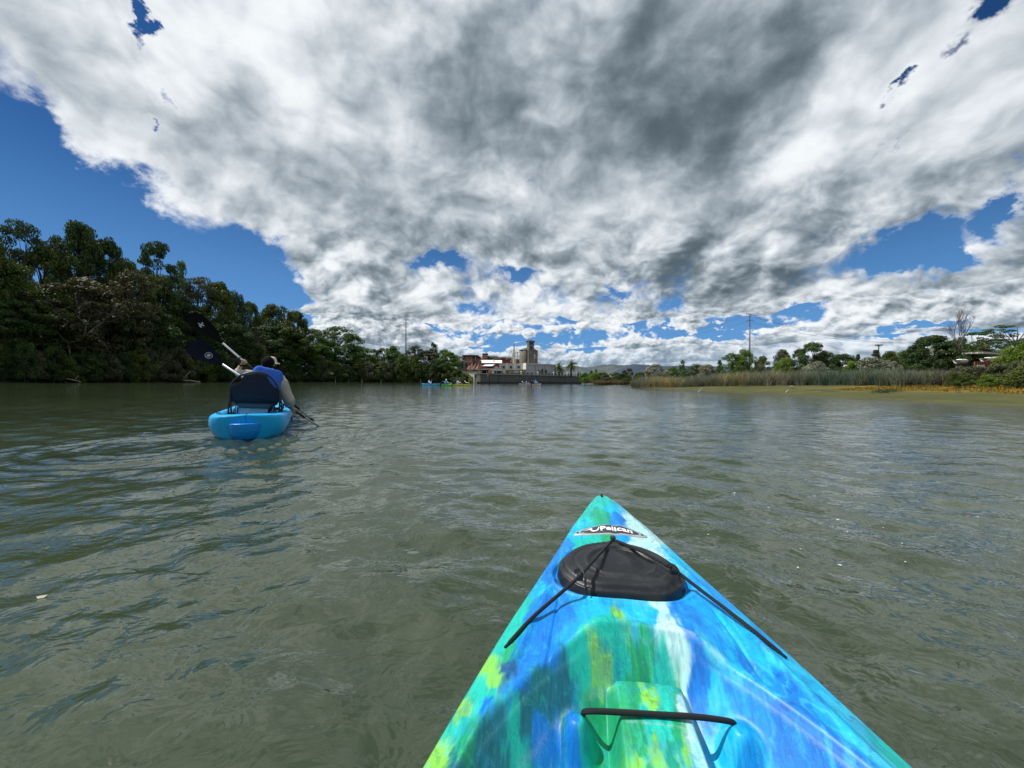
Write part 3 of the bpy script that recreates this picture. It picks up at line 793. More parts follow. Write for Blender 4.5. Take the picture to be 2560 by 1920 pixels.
def person(name, label, J, colors, vox=.012, group=None, hold=None, watch=False, cap='cap', fine=True):
    """J: joints in world coordinates; hold: shaft direction gripped by each hand"""
    pel, neck, head = J['pelvis'], J['neck'], J['head']
    fwd = J['fwd'] / np.linalg.norm(J['fwd']); up = (neck - pel) / np.linalg.norm(neck - pel); rt = np.cross(fwd, up); rt /= np.linalg.norm(rt)
    root_loc = V3(pel[0], pel[1], pel[2] - .12)
    sub = lambda p: np.asarray(p) - root_loc
    mb = MB()
    # trunk and neck
    M = np.stack([rt, np.cross(up, rt), up], 1)
    for f, a, b_ in ((0, .155, .115), (.2, .15, .11), (.45, .145, .105), (.7, .165, .11), (.88, .16, .095)):
        mb.ell(sub(lerp(pel, neck, f)), (a, b_, .10), 14, 9, M)
    mb.tube([sub(lerp(pel, neck, .88)), sub(neck), sub(lerp(neck, head, .55))], [.075, .058, .055], 10)
    # head with brow, nose, mouth, chin, ears
    hf = J.get('hfwd', fwd); hf = hf / np.linalg.norm(hf); hu = np.array([0, 0, 1.0]); hr = np.cross(hf, hu); hr /= np.linalg.norm(hr); hu = np.cross(hr, hf)
    H = np.stack([hr, hf, hu], 1); h = sub(head)
    mb.ell(h + hu * .02, (.074, .094, .095), 16, 12, H)
    mb.ell(h + hf * .028 - hu * .055, (.052, .058, .058), 12, 9, H)
    mb.tube([h + hf * .088 + hu * .012, h + hf * .112 - hu * .020], [.008, .014], 8)
    mb.tube([h + hf * .086 - hu * .052 - hr * .022, h + hf * .092 - hu * .052, h + hf * .086 - hu * .052 + hr * .022], .007, 6)
    for sg in (-1, 1):
        mb.ell(h + hr * sg * .076 + hu * .004, (.010, .020, .032), 8, 6, H)
        mb.ell(h + hr * sg * .032 + hf * .080 + hu * .020, (.014, .010, .009), 8, 6, H)
    # legs
    for sd_ in 'LR':
        hp, kn, ft = J[sd_ + 'hip'], J[sd_ + 'knee'], J[sd_ + 'foot']
        mb.tube([sub(hp), sub(lerp(hp, kn, .5)), sub(kn), sub(lerp(kn, ft, .35)), sub(ft)], [.085, .075, .055, .056, .038], 10)
        mb.tube([sub(ft), sub(ft + fwd * .06 + V3(0, 0, .02)), sub(ft + fwd * .10 + V3(0, 0, .09))], [.04, .042, .03], 8)
    # arms and hands
    for sd_ in 'LR':
        sh, el, wr, ha = J[sd_ + 'sh'], J[sd_ + 'el'], J[sd_ + 'wr'], J[sd_ + 'hand']
        mb.tube([sub(sh), sub(lerp(sh, el, .5)), sub(el), sub(lerp(el, wr, .4)), sub(wr)], [.052, .046, .038, .036, .026], 10)
        ax = hold[sd_] / np.linalg.norm(hold[sd_]) if hold else rt
        d = ha - wr; d = d - ax * (d @ ax); d /= np.linalg.norm(d) + 1e-9; nn = np.cross(ax, d)
        palm = lerp(wr, ha, .62)
        mb.ell(sub(palm), (.040, .040, .018), 10, 7, np.stack([ax, d, nn], 1))
        if fine:
            for i, (off, ln) in enumerate(((-.030, .95), (-.010, 1.05), (.010, 1.0), (.029, .85))):
                base = palm + ax * off + d * .028 + nn * .004
                c = ha + ax * off                      # the finger curls round the shaft
                arc = [base] + [c + (d * math.cos(a) + nn * math.sin(a)) * .025 * ln for a in (1.25, .5, -.3, -1.1, -1.9, -2.5)]
                mb.tube([sub(q) for q in arc], [.0095, .0098, .0095, .009, .0085, .008, .007], 8)
            tb = palm - ax * .032 * (1 if sd_ == 'L' else -1) - nn * .008
            mb.tube([sub(tb), sub(tb + d * .022 - nn * .018), sub(ha - nn * .026 + d * .004), sub(ha - nn * .022 + d * .022)], [.012, .011, .010, .008], 8)
        else:
            mb.ell(sub(ha), (.035, .035, .03), 8, 6)
    body = mb.build(name, skin_mat(), smooth=True); body.location = root_loc
    remesh(body, vox * (.55 if fine else 1), 2)
    tag(body, label, 'person', group)
    # long-sleeved top
    mb = MB()
    for f, a, b_ in ((0, .185, .145), (.2, .178, .14), (.45, .175, .135), (.7, .19, .135), (.86, .175, .115)):
        mb.ell(sub(lerp(pel, neck, f)), (a, b_, .12), 14, 9, M)
    mb.tube([sub(lerp(pel, neck, .8)), sub(lerp(pel, neck, 1.0))], [.12, .075], 12)
    for sd_ in 'LR':
        sh, el, wr = J[sd_ + 'sh'], J[sd_ + 'el'], J[sd_ + 'wr']
        sl = colors.get('sleeve', 1.0); cu = colors.get('cuff', .72); e2 = lerp(el, wr, cu)
        mb.tube([sub(lerp(neck, sh, .45)), sub(sh), sub(lerp(sh, el, .5)), sub(el), sub(lerp(el, wr, cu * .6)), sub(e2)], np.array([.085, .080, .074, .070, .062, .044]) * sl, 12)
        mb.tube([sub(lerp(el, wr, cu - .02)), sub(lerp(el, wr, cu + .06))], .042 * sl, 10)
    top = mb.build('long_sleeved_top', colors['top'], body, smooth=True); remesh(top, vox, 3, .022 if fine else 0)
    # trousers
    mb = MB()
    mb.ell(sub(pel), (.19, .16, .13), 14, 9, M)
    for sd_ in 'LR':
        hp, kn, ft = J[sd_ + 'hip'], J[sd_ + 'knee'], J[sd_ + 'foot']
        mb.tube([sub(hp), sub(lerp(hp, kn, .5)), sub(kn), sub(lerp(kn, ft, .4)), sub(lerp(kn, ft, .85))], [.105, .092, .074, .072, .055], 10)
    tr = mb.build('trousers', colors['legs'], body, smooth=True); remesh(tr, vox, 2, .012 if fine else 0)
    # life jacket: padded panels over the trunk with a tall stiff back
    if colors.get('pfd'):
        mb = MB(); pu = colors.get('pfd_up', 0); nt = 28; th = np.arange(nt) * 2 * PI / nt
        rows = [(.12, .190, .150), (.14, .205, .165), (.45, .205, .165), (.75, .212, .165), (.92, .215, .150), (1.02 + pu, .215, .135), (1.045 + pu, .205, .125), (1.045 + pu, .165, .085), (.95, .14, .075)]
        R_ = []
        for f, a, b_ in rows:
            cs, sn = np.cos(th), np.sin(th)
            e = 2 / 2.8
            x = a * np.sign(cs) * np.abs(cs) ** e; y = b_ * np.sign(sn) * np.abs(sn) ** e
            drop = np.where((f > .9), .10 * np.clip(np.abs(cs) - .72, 0, 1) / .28, 0) + (f > .9) * .10 * np.clip(sn, 0, 1)
            R_.append(sub(lerp(pel, neck, f)) + x[:, None] * rt + y[:, None] * M[:, 1] - drop[:, None] * up)
        V = np.concatenate(R_); mb.add(V, grid_faces(len(rows), nt, wrap=True))
        pf = mb.build('life_jacket', colors['pfd'], body, smooth=True)
        ss = pf.modifiers.new('sub', 'SUBSURF'); ss.levels = ss.render_levels = 1
        if fine:
            d = pf.modifiers.new('folds', 'DISPLACE'); d.texture = _tex; d.strength = .018; d.texture_coords = 'GLOBAL'
    # hair and headwear
    mb = MB()
    mb.ell(h + hu * .012 - hf * .018, (.078, .088, .096), 16, 12, H)
    mb.ell(h - hf * .045 - hu * .045, (.066, .045, .065), 12, 9, H)
    hair = mb.build('hair', colors['hair'], body, smooth=True); remesh(hair, vox, 2)
    mb = MB()
    if cap == 'cap':
        n = 24; th = np.arange(n) * 2 * PI / n; rows = []
        for ph in np.linspace(.02, 1.72, 10):
            rr = math.sin(ph); zz = math.cos(ph)
            rows.append(h + hu * (.016 + .108 * zz)  + (rr * .100 * np.sin(th))[:, None] * hf + (rr * .086 * np.cos(th))[:, None] * hr)
        mb.add(np.concatenate(rows), grid_faces(10, n, wrap=True)[:, ::-1])
        mb.ell(h + hu * .128, (.007, .007, .004), 8, 5)
        a = np.linspace(-.95, .95, 13); r1 = []; 
        for k, (e, dz) in enumerate(((.95, .0), (1.3, -.006), (1.62, -.018), (1.64, -.022), (1.3, -.011), (.95, -.005))):
            r1.append(h + hu * (.028 + dz) + (np.cos(a) * .100 * e)[:, None] * hf + (np.sin(a) * .086 * (1 + (e - 1) * .25))[:, None] * hr)
        mb.add(np.concatenate(r1), grid_faces(6, 13))
    elif cap == 'hat':
        n = 28; th = np.arange(n) * 2 * PI / n; rows = []
        for r0, z0 in ((.005, .128), (.05, .124), (.080, .104), (.090, .070), (.094, .035), (.112, .022), (.130, .012), (.140, .004), (.141, -.002), (.128, .006), (.098, .020)):
            rows.append(h + hu * (z0 + .012) + (r0 * np.sin(th))[:, None] * hf * 1.08 + (r0 * np.cos(th))[:, None] * hr)
        mb.add(np.concatenate(rows), grid_faces(len(rows), n, wrap=True)[:, ::-1])
    if mb.n: mb.build('sun_hat' if cap == 'hat' else 'cap', colors['cap'], body, smooth=True)
    if watch:
        wr, el = J['Lwr'], J['Lel']; d = (wr - el) / np.linalg.norm(wr - el); c = wr - d * .02
        mb = MB(); mb.tube([sub(c - d * .012), sub(c + d * .012)], .033, 14)
        mb.ell(sub(c) - fwd * .032, (.017, .009, .017), 10, 6)
        mb.build('wristwatch', colors['watch'], body, smooth=True)
    return body

def paddle(name, label, a, b, blade_l, mats, group=None, badge=None, bw=.10, left_n=None, right_n=None, grip=True, r=.0155):
    """a, b: the ends of the bare shaft; blades run on beyond them"""
    ctr = (a + b) / 2; sub = lambda p: np.asarray(p) - ctr
    root = empty(name, tuple(ctr)); tag(root, label, 'paddle', group)
    ax = (b - a) / np.linalg.norm(b - a); L = np.linalg.norm(b - a)
    mb = MB(); mb.tube([sub(a), sub(b)], r, 12); mb.build('shaft', mats['shaft'], root, smooth=True)
    if grip:
        for f0, f1 in grip if isinstance(grip, (list, tuple)) else ((.22, .42), (.60, .80)):
            mb = MB(); mb.tube([sub(lerp(a, b, f0)), sub(lerp(a, b, f1))], r + .003, 12); mb.build('grip', mats['grip'], root, smooth=True)
        for f in (.17, .83):
            mb = MB(); mb.tube([sub(lerp(a, b, f) - ax * .006), sub(lerp(a, b, f) + ax * .006)], r + .012, 14); mb.build('drip_ring', mats['grip'], root, smooth=True)
    for end, d, nrm in ((a, -ax, left_n), (b, ax, right_n)):
        nrm = nrm if nrm is not None else V3(0, -1, .2)
        nrm = nrm - d * (nrm @ d); nrm /= np.linalg.norm(nrm); sd_ = np.cross(d, nrm)
        us = np.linspace(0, 1, 15); wd = bw * cr(us, [0, .08, .25, .5, .75, .9, .97, 1], [.16, .22, .62, .95, 1.0, .82, .5, .08])
        rows = []; qs = np.linspace(-1, 1, 9)
        for sgn in (1, -1):
            grid = []
            for u, w in zip(us, wd):
                c = end + d * (u * blade_l)
                spine = .010 * np.exp(-(qs / .22) ** 2) * (1 - u) + .003
                cup = .018 * (1 - qs ** 2) * math.sin(u * PI)
                grid.append(sub(c + qs[:, None] * w * sd_ + (sgn * spine * (np.abs(qs) < .99) - cup)[:, None] * nrm))
            mb_ = np.concatenate(grid); rows.append(mb_)
        mb = MB(); mb.add(rows[0], grid_faces(15, 9)); mb.add(rows[1], grid_faces(15, 9)[:, ::-1])
        bl = mb.build('blade', mats['blade'], root, smooth=True)
        if badge and d @ (-ax) > 0:
            c = end + d * blade_l * .42; n = 28; th = np.arange(n) * 2 * PI / n
            mb = MB()
            def ring(r0, r1, lift, k=n, c=c, e=1.0):
                t2 = np.arange(k) * 2 * PI / k
                V = np.concatenate([sub(c + nrm * lift + rr * (np.cos(t2)[:, None] * d * e + np.sin(t2)[:, None] * sd_)) for rr in (r0, r1)])
                mb.add(V, grid_faces(2, k, wrap=True)); mb.add(V, grid_faces(2, k, wrap=True)[:, ::-1])
            if badge == 'round':
                ring(.036, .044, .012)
                for k in range(-2, 3):
                    q = c + sd_ * .0095 * k + nrm * .0135; hl = .020 - .003 * abs(k)
                    mb.prism([sub(q - d * hl - sd_ * .0028), sub(q + d * hl - sd_ * .0028), sub(q + d * hl + sd_ * .0028), sub(q - d * hl + sd_ * .0028)], nrm * .0015)
            else:
                for k, (o, hl) in enumerate(((-.03, .02), (-.012, .03), (.008, .024), (.026, .012))):
                    q = end + d * (blade_l * .62 + .02 * (k % 2)) + sd_ * o + nrm * .013
                    mb.prism([sub(q - d * hl - sd_ * .005), sub(q + d * hl - sd_ * .008), sub(q + d * hl + sd_ * .004), sub(q - d * hl + sd_ * .006)], nrm * .0015)
            mb.build('blade_print', mats['print'], bl)
    return root

def hull_mesh(sub, P0, F, Rt, cs, ws, zr, zd, wet=-.12, recess=True):
    """sit-on-top hull: cs along the boat, ws half widths, zr rim heights"""
    cc = np.concatenate([cs[0] + .3 * np.linspace(0, 1, 30)[:-1] ** 2, np.linspace(cs[0] + .3, cs[-1], 70)]); w = np.maximum(cr(cc, cs, ws), .004); z = cr(cc, cs, zr)
    q = np.linspace(-1, 1, 41); Sg = q[None, :] * w[:, None]; a = np.abs(q)[None, :]
    dep = zd * sm(cs[0] + .22, cs[0] + .34, cc)[:, None] * (1 - sm(cs[-1] - .75, cs[-1] - .6, cc))[:, None] if recess else 0
    Z = z[:, None] + .010 * (1 - a ** 2) - .02 * np.clip((a - .94) / .06, 0, 1) ** 2 - dep * (1 - sm(.72, .80, a)) * (1 - .5 * (1 - sm(.30, .36, a)) * (np.sin(cc * 5) > 0)[:, None])
    side = [(1.015, -.035), (1.03, -.08), (1.03, -.13), (.985, -.20), (.90, -.27), (.76, -.34), (.5, -.40), (0, -.43)]
    Sx = np.hstack([np.stack([-w * f for f, _ in side[::-1]], 1), Sg, np.stack([w * f for f, _ in side], 1)])
    Zx = np.hstack([np.stack([z + d for _, d in side[::-1]], 1), Z, np.stack([z + d for _, d in side], 1)])
    Cx = np.repeat(cc[:, None], Sx.shape[1], 1)
    rake = .10 * np.clip((z[:, None] - Zx) / .4, 0, 1) * (Cx - (cs[0] + cs[-1]) / 2) / (cs[-1] - cs[0]) * -1.6
    V = P0 + (Cx + rake)[..., None] * F + Sx[..., None] * Rt + Zx[..., None] * V3(0, 0, 1)
    n = Sx.shape[1]; V = V.reshape(-1, 3); Fc = grid_faces(*Sx.shape)
    # close the stern
    i = np.arange(n - 1); c = len(V); V = np.vstack([V, V[:n].mean(0)[None]])
    return mesh_np('hull', sub(V), [Fc, np.stack([np.full(n - 1, c), i, i + 1], 1)])

def boat_plastic(name, col):
    m, t, b = material(name); v = t.new('TexCoord').outputs['Object']
    n = t.noise(v, 2.2, 4, .55); g = t.noise(v, 26, 4, .7)
    c = t.ramp(n, [(.3, tuple(x * .84 for x in col)), (.7, col)])
    c = t.mix(g.sstep(.55, .8, 0, .25), c, tuple(x * .55 for x in col))
    z = t.new('SeparateXYZ'); t.link(v, z.inputs[0])
    t.link(c, b.inputs['Base Color']); b.inputs['Roughness'].default_value = .36
    b.inputs['Subsurface Weight'].default_value = .0
    return m

def build_tandem():
    az = math.radians(-28.5)
    F = V3(math.sin(az), math.cos(az), 0); Rt = V3(math.cos(az), -math.sin(az), 0)
    P0 = atz(614, 1098, 0); P0[2] = 0
    def pl(px, py, c):
        d = ray(px, py); return CAM + d * (((P0 - CAM) @ F + c) / (d @ F))
    def loc(c, s, z): return P0 + F * c + Rt * s + V3(0, 0, z)
    K = empty('kayak', tuple(loc(2.0, 0, 0))); tag(K, 'bright sky blue tandem sit-on-top kayak seen from its blunt stern, carrying two paddlers', 'kayak')
    sub = lambda V: np.asarray(V) - np.array(K.location)
    blue = boat_plastic('sky_blue_plastic', (.005, .42, .86))
    cs = [0, .004, .015, .05, .12, .25, .5, 1.0, 2.0, 3.0, 3.6, 3.9, 4.05]; ws = [.0, .085, .16, .25, .335, .40, .43, .445, .445, .40, .25, .11, .0]
    zr = [.292, .292, .292, .292, .292, .292, .29, .285, .28, .30, .34, .37, .38]
    put('hull', hull_mesh(sub, P0, F, Rt, cs, ws, zr, .10), blue, K)
    # moulded keel fin at the stern: a flat-topped D, its shade painted as deeper blue
    mb = MB(); n = 17; th = np.linspace(0, PI, n); rows = []
    for u, zz in ((.0, .200), (.97, .200), (1.0, .192), (.985, .15), (.93, .10), (.82, .05), (.66, .0), (.40, -.04), (.1, -.06)):
        rows.append(loc(.10, -.015, zz) + (np.cos(th) * .185 * u)[:, None] * Rt - (np.sin(th) * .175 * u)[:, None] * F)
    mb.add(sub(np.concatenate(rows)), grid_faces(9, n)); mb.build('keel_fin', boat_plastic('shade_painted_fin_plastic', (.003, .27, .80)), K, smooth=False, bevel=.006)
    metal = simple('black_seat_tube', (.018, .018, .02), .3, .2, 40, metal=.3)
    navy = simple('navy_seat_fabric', (.010, .013, .024), .9, .25, 30, .4, 300)
    meshf = simple('teal_seat_mesh', (.035, .075, .095), .8, .2, 60, .5, 400)
    pale = simple('pale_blue_seat_panel', (.20, .33, .42), .7, .2, 20, .4, 300)
    def seat(pos_px, dc):
        ob = lambda mb, n, m, **k: mb.build(n, m, S_, smooth=k.get('smooth', False), bevel=k.get('bevel', 0))
        S_ = empty('seat', tuple(sub(loc(.6 + dc, 0, .25)))); S_.parent = K
        q = lambda px, py, c: sub(pl(px, py, c) + F * dc + (V3(0, 0, 0))) - np.array(S_.location)
        mb = MB(); fr = [(580, 1046), (576, 1005), (577, 968), (588, 948), (610, 935), (640, 931), (666, 936), (684, 951), (695, 970), (699, 1005), (697, 1046)]
        fr = np.array([q(a, b, .60 - .10 * (1046 - b) / 110) for a, b in fr]); u = np.linspace(0, 1, len(fr)); uu = np.linspace(0, 1, 50)
        mb.tube(np.stack([cr(uu, u, fr[:, k]) for k in range(3)], 1), .012, 10); ob(mb, 'seat_tube', metal, smooth=True)
        # backrest: sling with cut corners, bulging aft
        top = [(578, 964), (588, 961), (600, 954), (606, 944), (612, 934), (640, 931), (665, 935), (670, 945), (676, 956), (686, 966), (697, 972)]
        bot = [(578, 1003), (594, 1002), (604, 1002), (614, 1001), (624, 1001), (640, 1001), (655, 1002), (665, 1002), (675, 1003), (687, 1004), (699, 1006)]
        G = []
        for f in np.linspace(0, 1, 9):
            G.append([q(lerp(a[0], b[0], f), lerp(a[1], b[1], f), .515 + .08 * f - .035 * math.sin(PI * i / 10) * (.6 + .4 * math.sin(PI * f))) for i, (a, b) in enumerate(zip(top, bot))])
        G = np.array(G); mb = MB(); mb.add(G.reshape(-1, 3), grid_faces(9, 11)); o = ob(mb, 'backrest', navy, smooth=True)
        sol = o.modifiers.new('thick', 'SOLIDIFY'); sol.thickness = .016
        mb = MB(); mb.tube([q(583, 1001, .59), q(612, 999.5, .565), (q(640, 999.5, .56)), q(668, 1001, .565), q(694, 1004, .59)], .0045, 8); ob(mb, 'seam_piping', simple('grey_piping', (.09, .09, .11), .6) if 'grey_piping' not in bpy.data.materials else bpy.data.materials['grey_piping'], smooth=True)
        def panel(name, pts, c, mat, th=.008):
            P = np.array([q(a, b, c) for a, b in pts]); mb = MB(); mb.prism(P, sub(loc(.0, 0, 0) + F * th) - sub(loc(0, 0, 0))); ob(mb, name, mat)
        panel('lower_band', [(583, 1001), (695, 1004), (694, 1012), (686, 1014), (676, 1020), (596, 1017), (590, 1008), (584, 1008)], .605, navy)
        panel('mesh_band', [(592, 1008), (682, 1011), (672, 1022), (598, 1018)], .598, meshf)
        panel('lower_panel', [(594, 1019), (670, 1021), (669, 1045), (593, 1044)], .612, pale)
        mb = MB(); mb.tube([q(586, 1006, .595), q(592, 1012, .595), q(594, 1024, .595), q(592, 1046, .595)], .006, 8); mb.tube([q(690, 1009, .595), (q(678, 1014, .595)), q(671, 1024, .595), q(669, 1046, .595)], .006, 8)
        mb.tube([q(595, 1018, .59), q(635, 1020, .585), q(671, 1020, .59)], .0045, 8); ob(mb, 'binding', navy, smooth=True)
        # side arms and buckled straps
        for sgn, pp in ((-1, [(573, 982), (572, 1012), (570, 1036), (572, 1046)]), (1, [(701, 985), (704, 1012), (706, 1034), (712, 1042)])):
            mb = MB(); mb.tube([q(a, b, .72) for a, b in pp], .011, 8); ob(mb, 'side_strut', metal, smooth=True)
            mb = MB()
            for k in range(5):
                cx = 590 - 6 * k if sgn < 0 else 690 + 6 * k
                mb.ell(q(cx, 1040 - (k % 2) * 6, .64 + .03 * k), (.020, .022, .018), 8, 6)
            mb.tube([q(586 if sgn < 0 else 688, 1022, .62), q(582 if sgn < 0 else 692, 1036, .66), q(576 if sgn < 0 else 704, 1044, .80)], .007, 6)
            mb.tube([q(589 if sgn < 0 else 686, 1012, .60), q(588 if sgn < 0 else 690, 1030, .62), q(590 if sgn < 0 else 696, 1046, .62)], .005, 6)
            ob(mb, 'strap_buckle', metal, smooth=True)
        mb = MB(); c0 = sub(loc(.86 + dc, 0, .235)) - np.array(S_.location)
        mb.box(c0 - (.2, .2, .03), c0 + (.2, .2, .02)); o = ob(mb, 'seat_cushion', navy, bevel=.015)
        return S_
    seat(None, 0); s2 = seat(None, 1.30)
    # cleat, carry handle and scupper fittings on the deck
    blk = metal
    mb = MB(); b0 = pl(613, 1044, .10); mb.tube([sub(b0 + (0, 0, -.01)), sub(b0 + (0, 0, .03)), sub(b0 + Rt * .018 + (0, 0, .055))], [.010, .008, .011], 8)
    mb.tube([sub(b0 - Rt * .02), sub(b0 + Rt * .02)], .008, 8); mb.build('cleat', blk, K, smooth=True)
    mb = MB(); mb.ell(sub(pl(729, 1046, .9)), (.012, .02, .03), 8, 6); mb.tube([sub(pl(730, 1042, .9)), sub(pl(738, 1040, .95)), sub(pl(746, 1046, 1.0)), sub(pl(750, 1057, 1.0))], .004, 6)
    mb.build('side_handle', blk, K, smooth=True)
    for sgn in (-1, 1):
        mb = MB(); p = loc(.55, sgn * .36, .296); mb.box(sub(p) - (.022, .022, .004), sub(p) + (.022, .022, .010)); mb.build('deck_fitting', blk, K, bevel=.01)

    beige = cloth('beige_sweatshirt', (.50, .45, .37)); greyb = cloth('grey_beige_sleeve', (.42, .39, .34))
    pfd = cloth('blue_life_jacket_fabric', (.055, .17, .68)); dark = cloth('black_cotton', (.005, .0055, .008)); hairm = cloth('dark_hair', (.02, .013, .009))
    jeans = cloth('charcoal_trousers', (.03, .032, .038)); cream = cloth('cream_cotton', (.62, .57, .44))
    alu = simple('aluminium_shaft', (.60, .63, .66), .32, .1, 30, metal=.75)
    navyb = simple('navy_paddle_blade', (.002, .004, .014), .5, .3, 10, spec=.12); blkb = simple('black_paddle_blade', (.002, .002, .003), .5, .3, 10, spec=.1)
    grip = simple('black_shaft_sleeve', (.012, .012, .014), .5, .2, 30); pr = simple('white_blade_print', (.62, .64, .66), .5)
    # paddles: both strokes are in the water on the right
    a1 = pl(556, 911, .92); b1 = atz(797, 1066, 0); d1 = (b1 - a1) / np.linalg.norm(b1 - a1)
    paddle('paddle', 'paddle of the rear tandem paddler, navy blade with a round white emblem', a1, b1, .46, dict(shaft=alu, grip=grip, blade=navyb, print=pr), 'paddles of the blue tandem kayak', 'round', .125, V3(.55, -.8, .15), V3(.2, -.6, .6), grip=((.30, .46), (.60, .84)))
    a2 = pl(556, 857, 1.75); b2 = atz(775, 1046, .03); d2 = (b2 - a2) / np.linalg.norm(b2 - a2)
    paddle('paddle', 'paddle of the front tandem paddler, black blade with broken white print raised highest', a2, b2, .58, dict(shaft=alu, grip=grip, blade=blkb, print=pr), 'paddles of the blue tandem kayak', 'broken', .115, V3(.5, -.8, .2), V3(.3, -.7, .5), grip=((.20, .44), (.60, .86)))
    def on(a, b, px):                                                    # point of a shaft seen at pixel column px
        best = min(np.linspace(0, 1, 400), key=lambda t: abs((lambda p: 1280 + FPX * ((np.linalg.inv(CR) @ (p - CAM))[0] / -(np.linalg.inv(CR) @ (p - CAM))[2]))(lerp(a, b, t)) - px))
        return lerp(a, b, best)
    # rear paddler
    pel = loc(.86, .06, .37); neck = pl(672, 930, .84); neck[2] -= .02; head = pl(670, 911, .86)
    Lh = on(a1, b1, 606 + 12); Rh = on(a1, b1, 734)
    J = dict(pelvis=pel, neck=neck, head=head, fwd=F, hfwd=F + Rt * .15 - V3(0, 0, .08),
             Lsh=neck - Rt * .17 - V3(0, 0, .075), Rsh=neck + Rt * .16 - V3(0, 0, .14),
             Lel=pl(604, 968, 1.0), Lwr=lerp(pl(604, 968, 1.0), Lh, .80), Lhand=Lh,
             Rel=pl(722, 1000, .88), Rwr=lerp(pl(722, 1000, .88), Rh, .70), Rhand=Rh,
             Lhip=pel - Rt * .09, Rhip=pel + Rt * .09, Lknee=loc(1.28, -.14, .50), Rknee=loc(1.28, .15, .50), Lfoot=loc(1.62, -.12, .27), Rfoot=loc(1.62, .13, .27))
    person('person', 'rear paddler of the blue tandem kayak in black cap and blue life jacket', J,
           dict(top=greyb, legs=jeans, pfd=pfd, hair=dark, cap=dark, sleeve=1.12, pfd_up=.12), .013, 'paddlers of the blue tandem kayak', dict(L=b1 - a1, R=b1 - a1))
    # front paddler, mostly hidden behind the other
    Lh = on(a2, b2, 611); Rh = on(a2, b2, 722)
    neck = pl(672, 932, 2.05); head = pl(677, 911.5, 2.08); pel = loc(2.12, .05, .37)
    J = dict(pelvis=pel, neck=neck, head=head, fwd=F, hfwd=F + Rt * .1,
             Lsh=pl(640, 935, 2.0), Rsh=neck + Rt * .19 - V3(0, 0, .09), Lel=pl(591, 932, 1.95), Lwr=pl(604, 911, 1.98), Lhand=Lh,
             Rel=pl(716, 985, 2.2), Rwr=lerp(pl(716, 985, 2.2), Rh, .75), Rhand=Rh,
             Lhip=pel - Rt * .09, Rhip=pel + Rt * .09, Lknee=loc(2.55, -.14, .50), Rknee=loc(2.55, .15, .50), Lfoot=loc(2.90, -.12, .28), Rfoot=loc(2.90, .13, .28))
    person('person', 'front paddler of the blue tandem kayak, cream hat, raised hand with a watch', J,
           dict(top=beige, legs=jeans, pfd=pfd, hair=hairm, cap=cream, watch=dark, sleeve=.80, cuff=.42), .013, 'paddlers of the blue tandem kayak', dict(L=b2 - a2, R=b2 - a2), watch=True, cap='hat')
    return P0, F, Rt
TAN = build_tandem()

# kayaks far up the river
def far_kayak(px, yb, L, turn, col, label, crew, beam=.37):
    p = atz(px, yb, 0); az = math.radians(turn); F = V3(math.sin(az), math.cos(az), 0); Rt = V3(math.cos(az), -math.sin(az), 0)
    K = empty('kayak', tuple(p)); tag(K, label, 'kayak', 'kayaks far up the river')
    sub = lambda V: np.asarray(V) - p
    m = boat_plastic(label.split()[0] + '_far_plastic', col)
    h = L / 2
    put('hull', hull_mesh(sub, p, F, Rt, [-h, -h + .1, -h + .4, -h * .4, h * .4, h - .4, h - .1, h], [0.0, .08, .24, beam, beam, .24, .08, 0], [.30, .28, .25, .22, .22, .25, .29, .32], .07), m, K)
    alu = bpy.data.materials['aluminium_shaft']; bl = bpy.data.materials['black_paddle_blade']
    for (c, cols, plab, lean, pd) in crew:
        base = p + F * c
        pel = base + V3(0, 0, .22); neck = base + F * (-.04) + Rt * lean + V3(0, 0, .72); head = neck + F * .03 + Rt * lean * .4 + V3(0, 0, .15)
        a = neck + F * .36 - Rt * (.85) + V3(0, 0, pd); b = neck + F * .36 + Rt * .85 + V3(0, 0, -.40 - pd * .6)
        ax = b - a; Lh = lerp(a, b, .30); Rh = lerp(a, b, .70)
        J = dict(pelvis=pel, neck=neck, head=head, fwd=F, Lsh=neck - Rt * .18 - V3(0, 0, .08), Rsh=neck + Rt * .18 - V3(0, 0, .08),
                 Lel=neck - Rt * .28 + F * .1 - V3(0, 0, .28), Rel=neck + Rt * .30 + F * .12 - V3(0, 0, .30), Lwr=lerp(neck - Rt * .28 + F * .1 - V3(0, 0, .28), Lh, .8), Rwr=lerp(neck + Rt * .30 + F * .12 - V3(0, 0, .30), Rh, .8), Lhand=Lh, Rhand=Rh,
                 Lhip=pel - Rt * .09, Rhip=pel + Rt * .09, Lknee=base + F * .42 - Rt * .14 + V3(0, 0, .40), Rknee=base + F * .42 + Rt * .14 + V3(0, 0, .40), Lfoot=base + F * .8 - Rt * .12 + V3(0, 0, .2), Rfoot=base + F * .8 + Rt * .12 + V3(0, 0, .2))
        person('person', plab, J, cols, .032, 'paddlers far up the river', dict(L=ax, R=ax), cap=cols.get('kind', 'cap'), fine=False)
        paddle('paddle', 'paddle held by the ' + plab.split(',')[0], a, b, .42, dict(shaft=alu, grip=bl, blade=bl, print=alu), 'paddles far up the river', None, .09, grip=None, r=.018)
white = cloth('white_cotton', (.80, .80, .80)); red = cloth('dark_red_cotton', (.2, .03, .03)); navyc = cloth('navy_cotton', (.02, .03, .09)); bluep = CLOTH['blue_life_jacket_fabric']; dk = CLOTH['black_cotton']; hr = CLOTH['dark_hair']; ltp = cloth('lilac_blue_jacket', (.30, .34, .62))
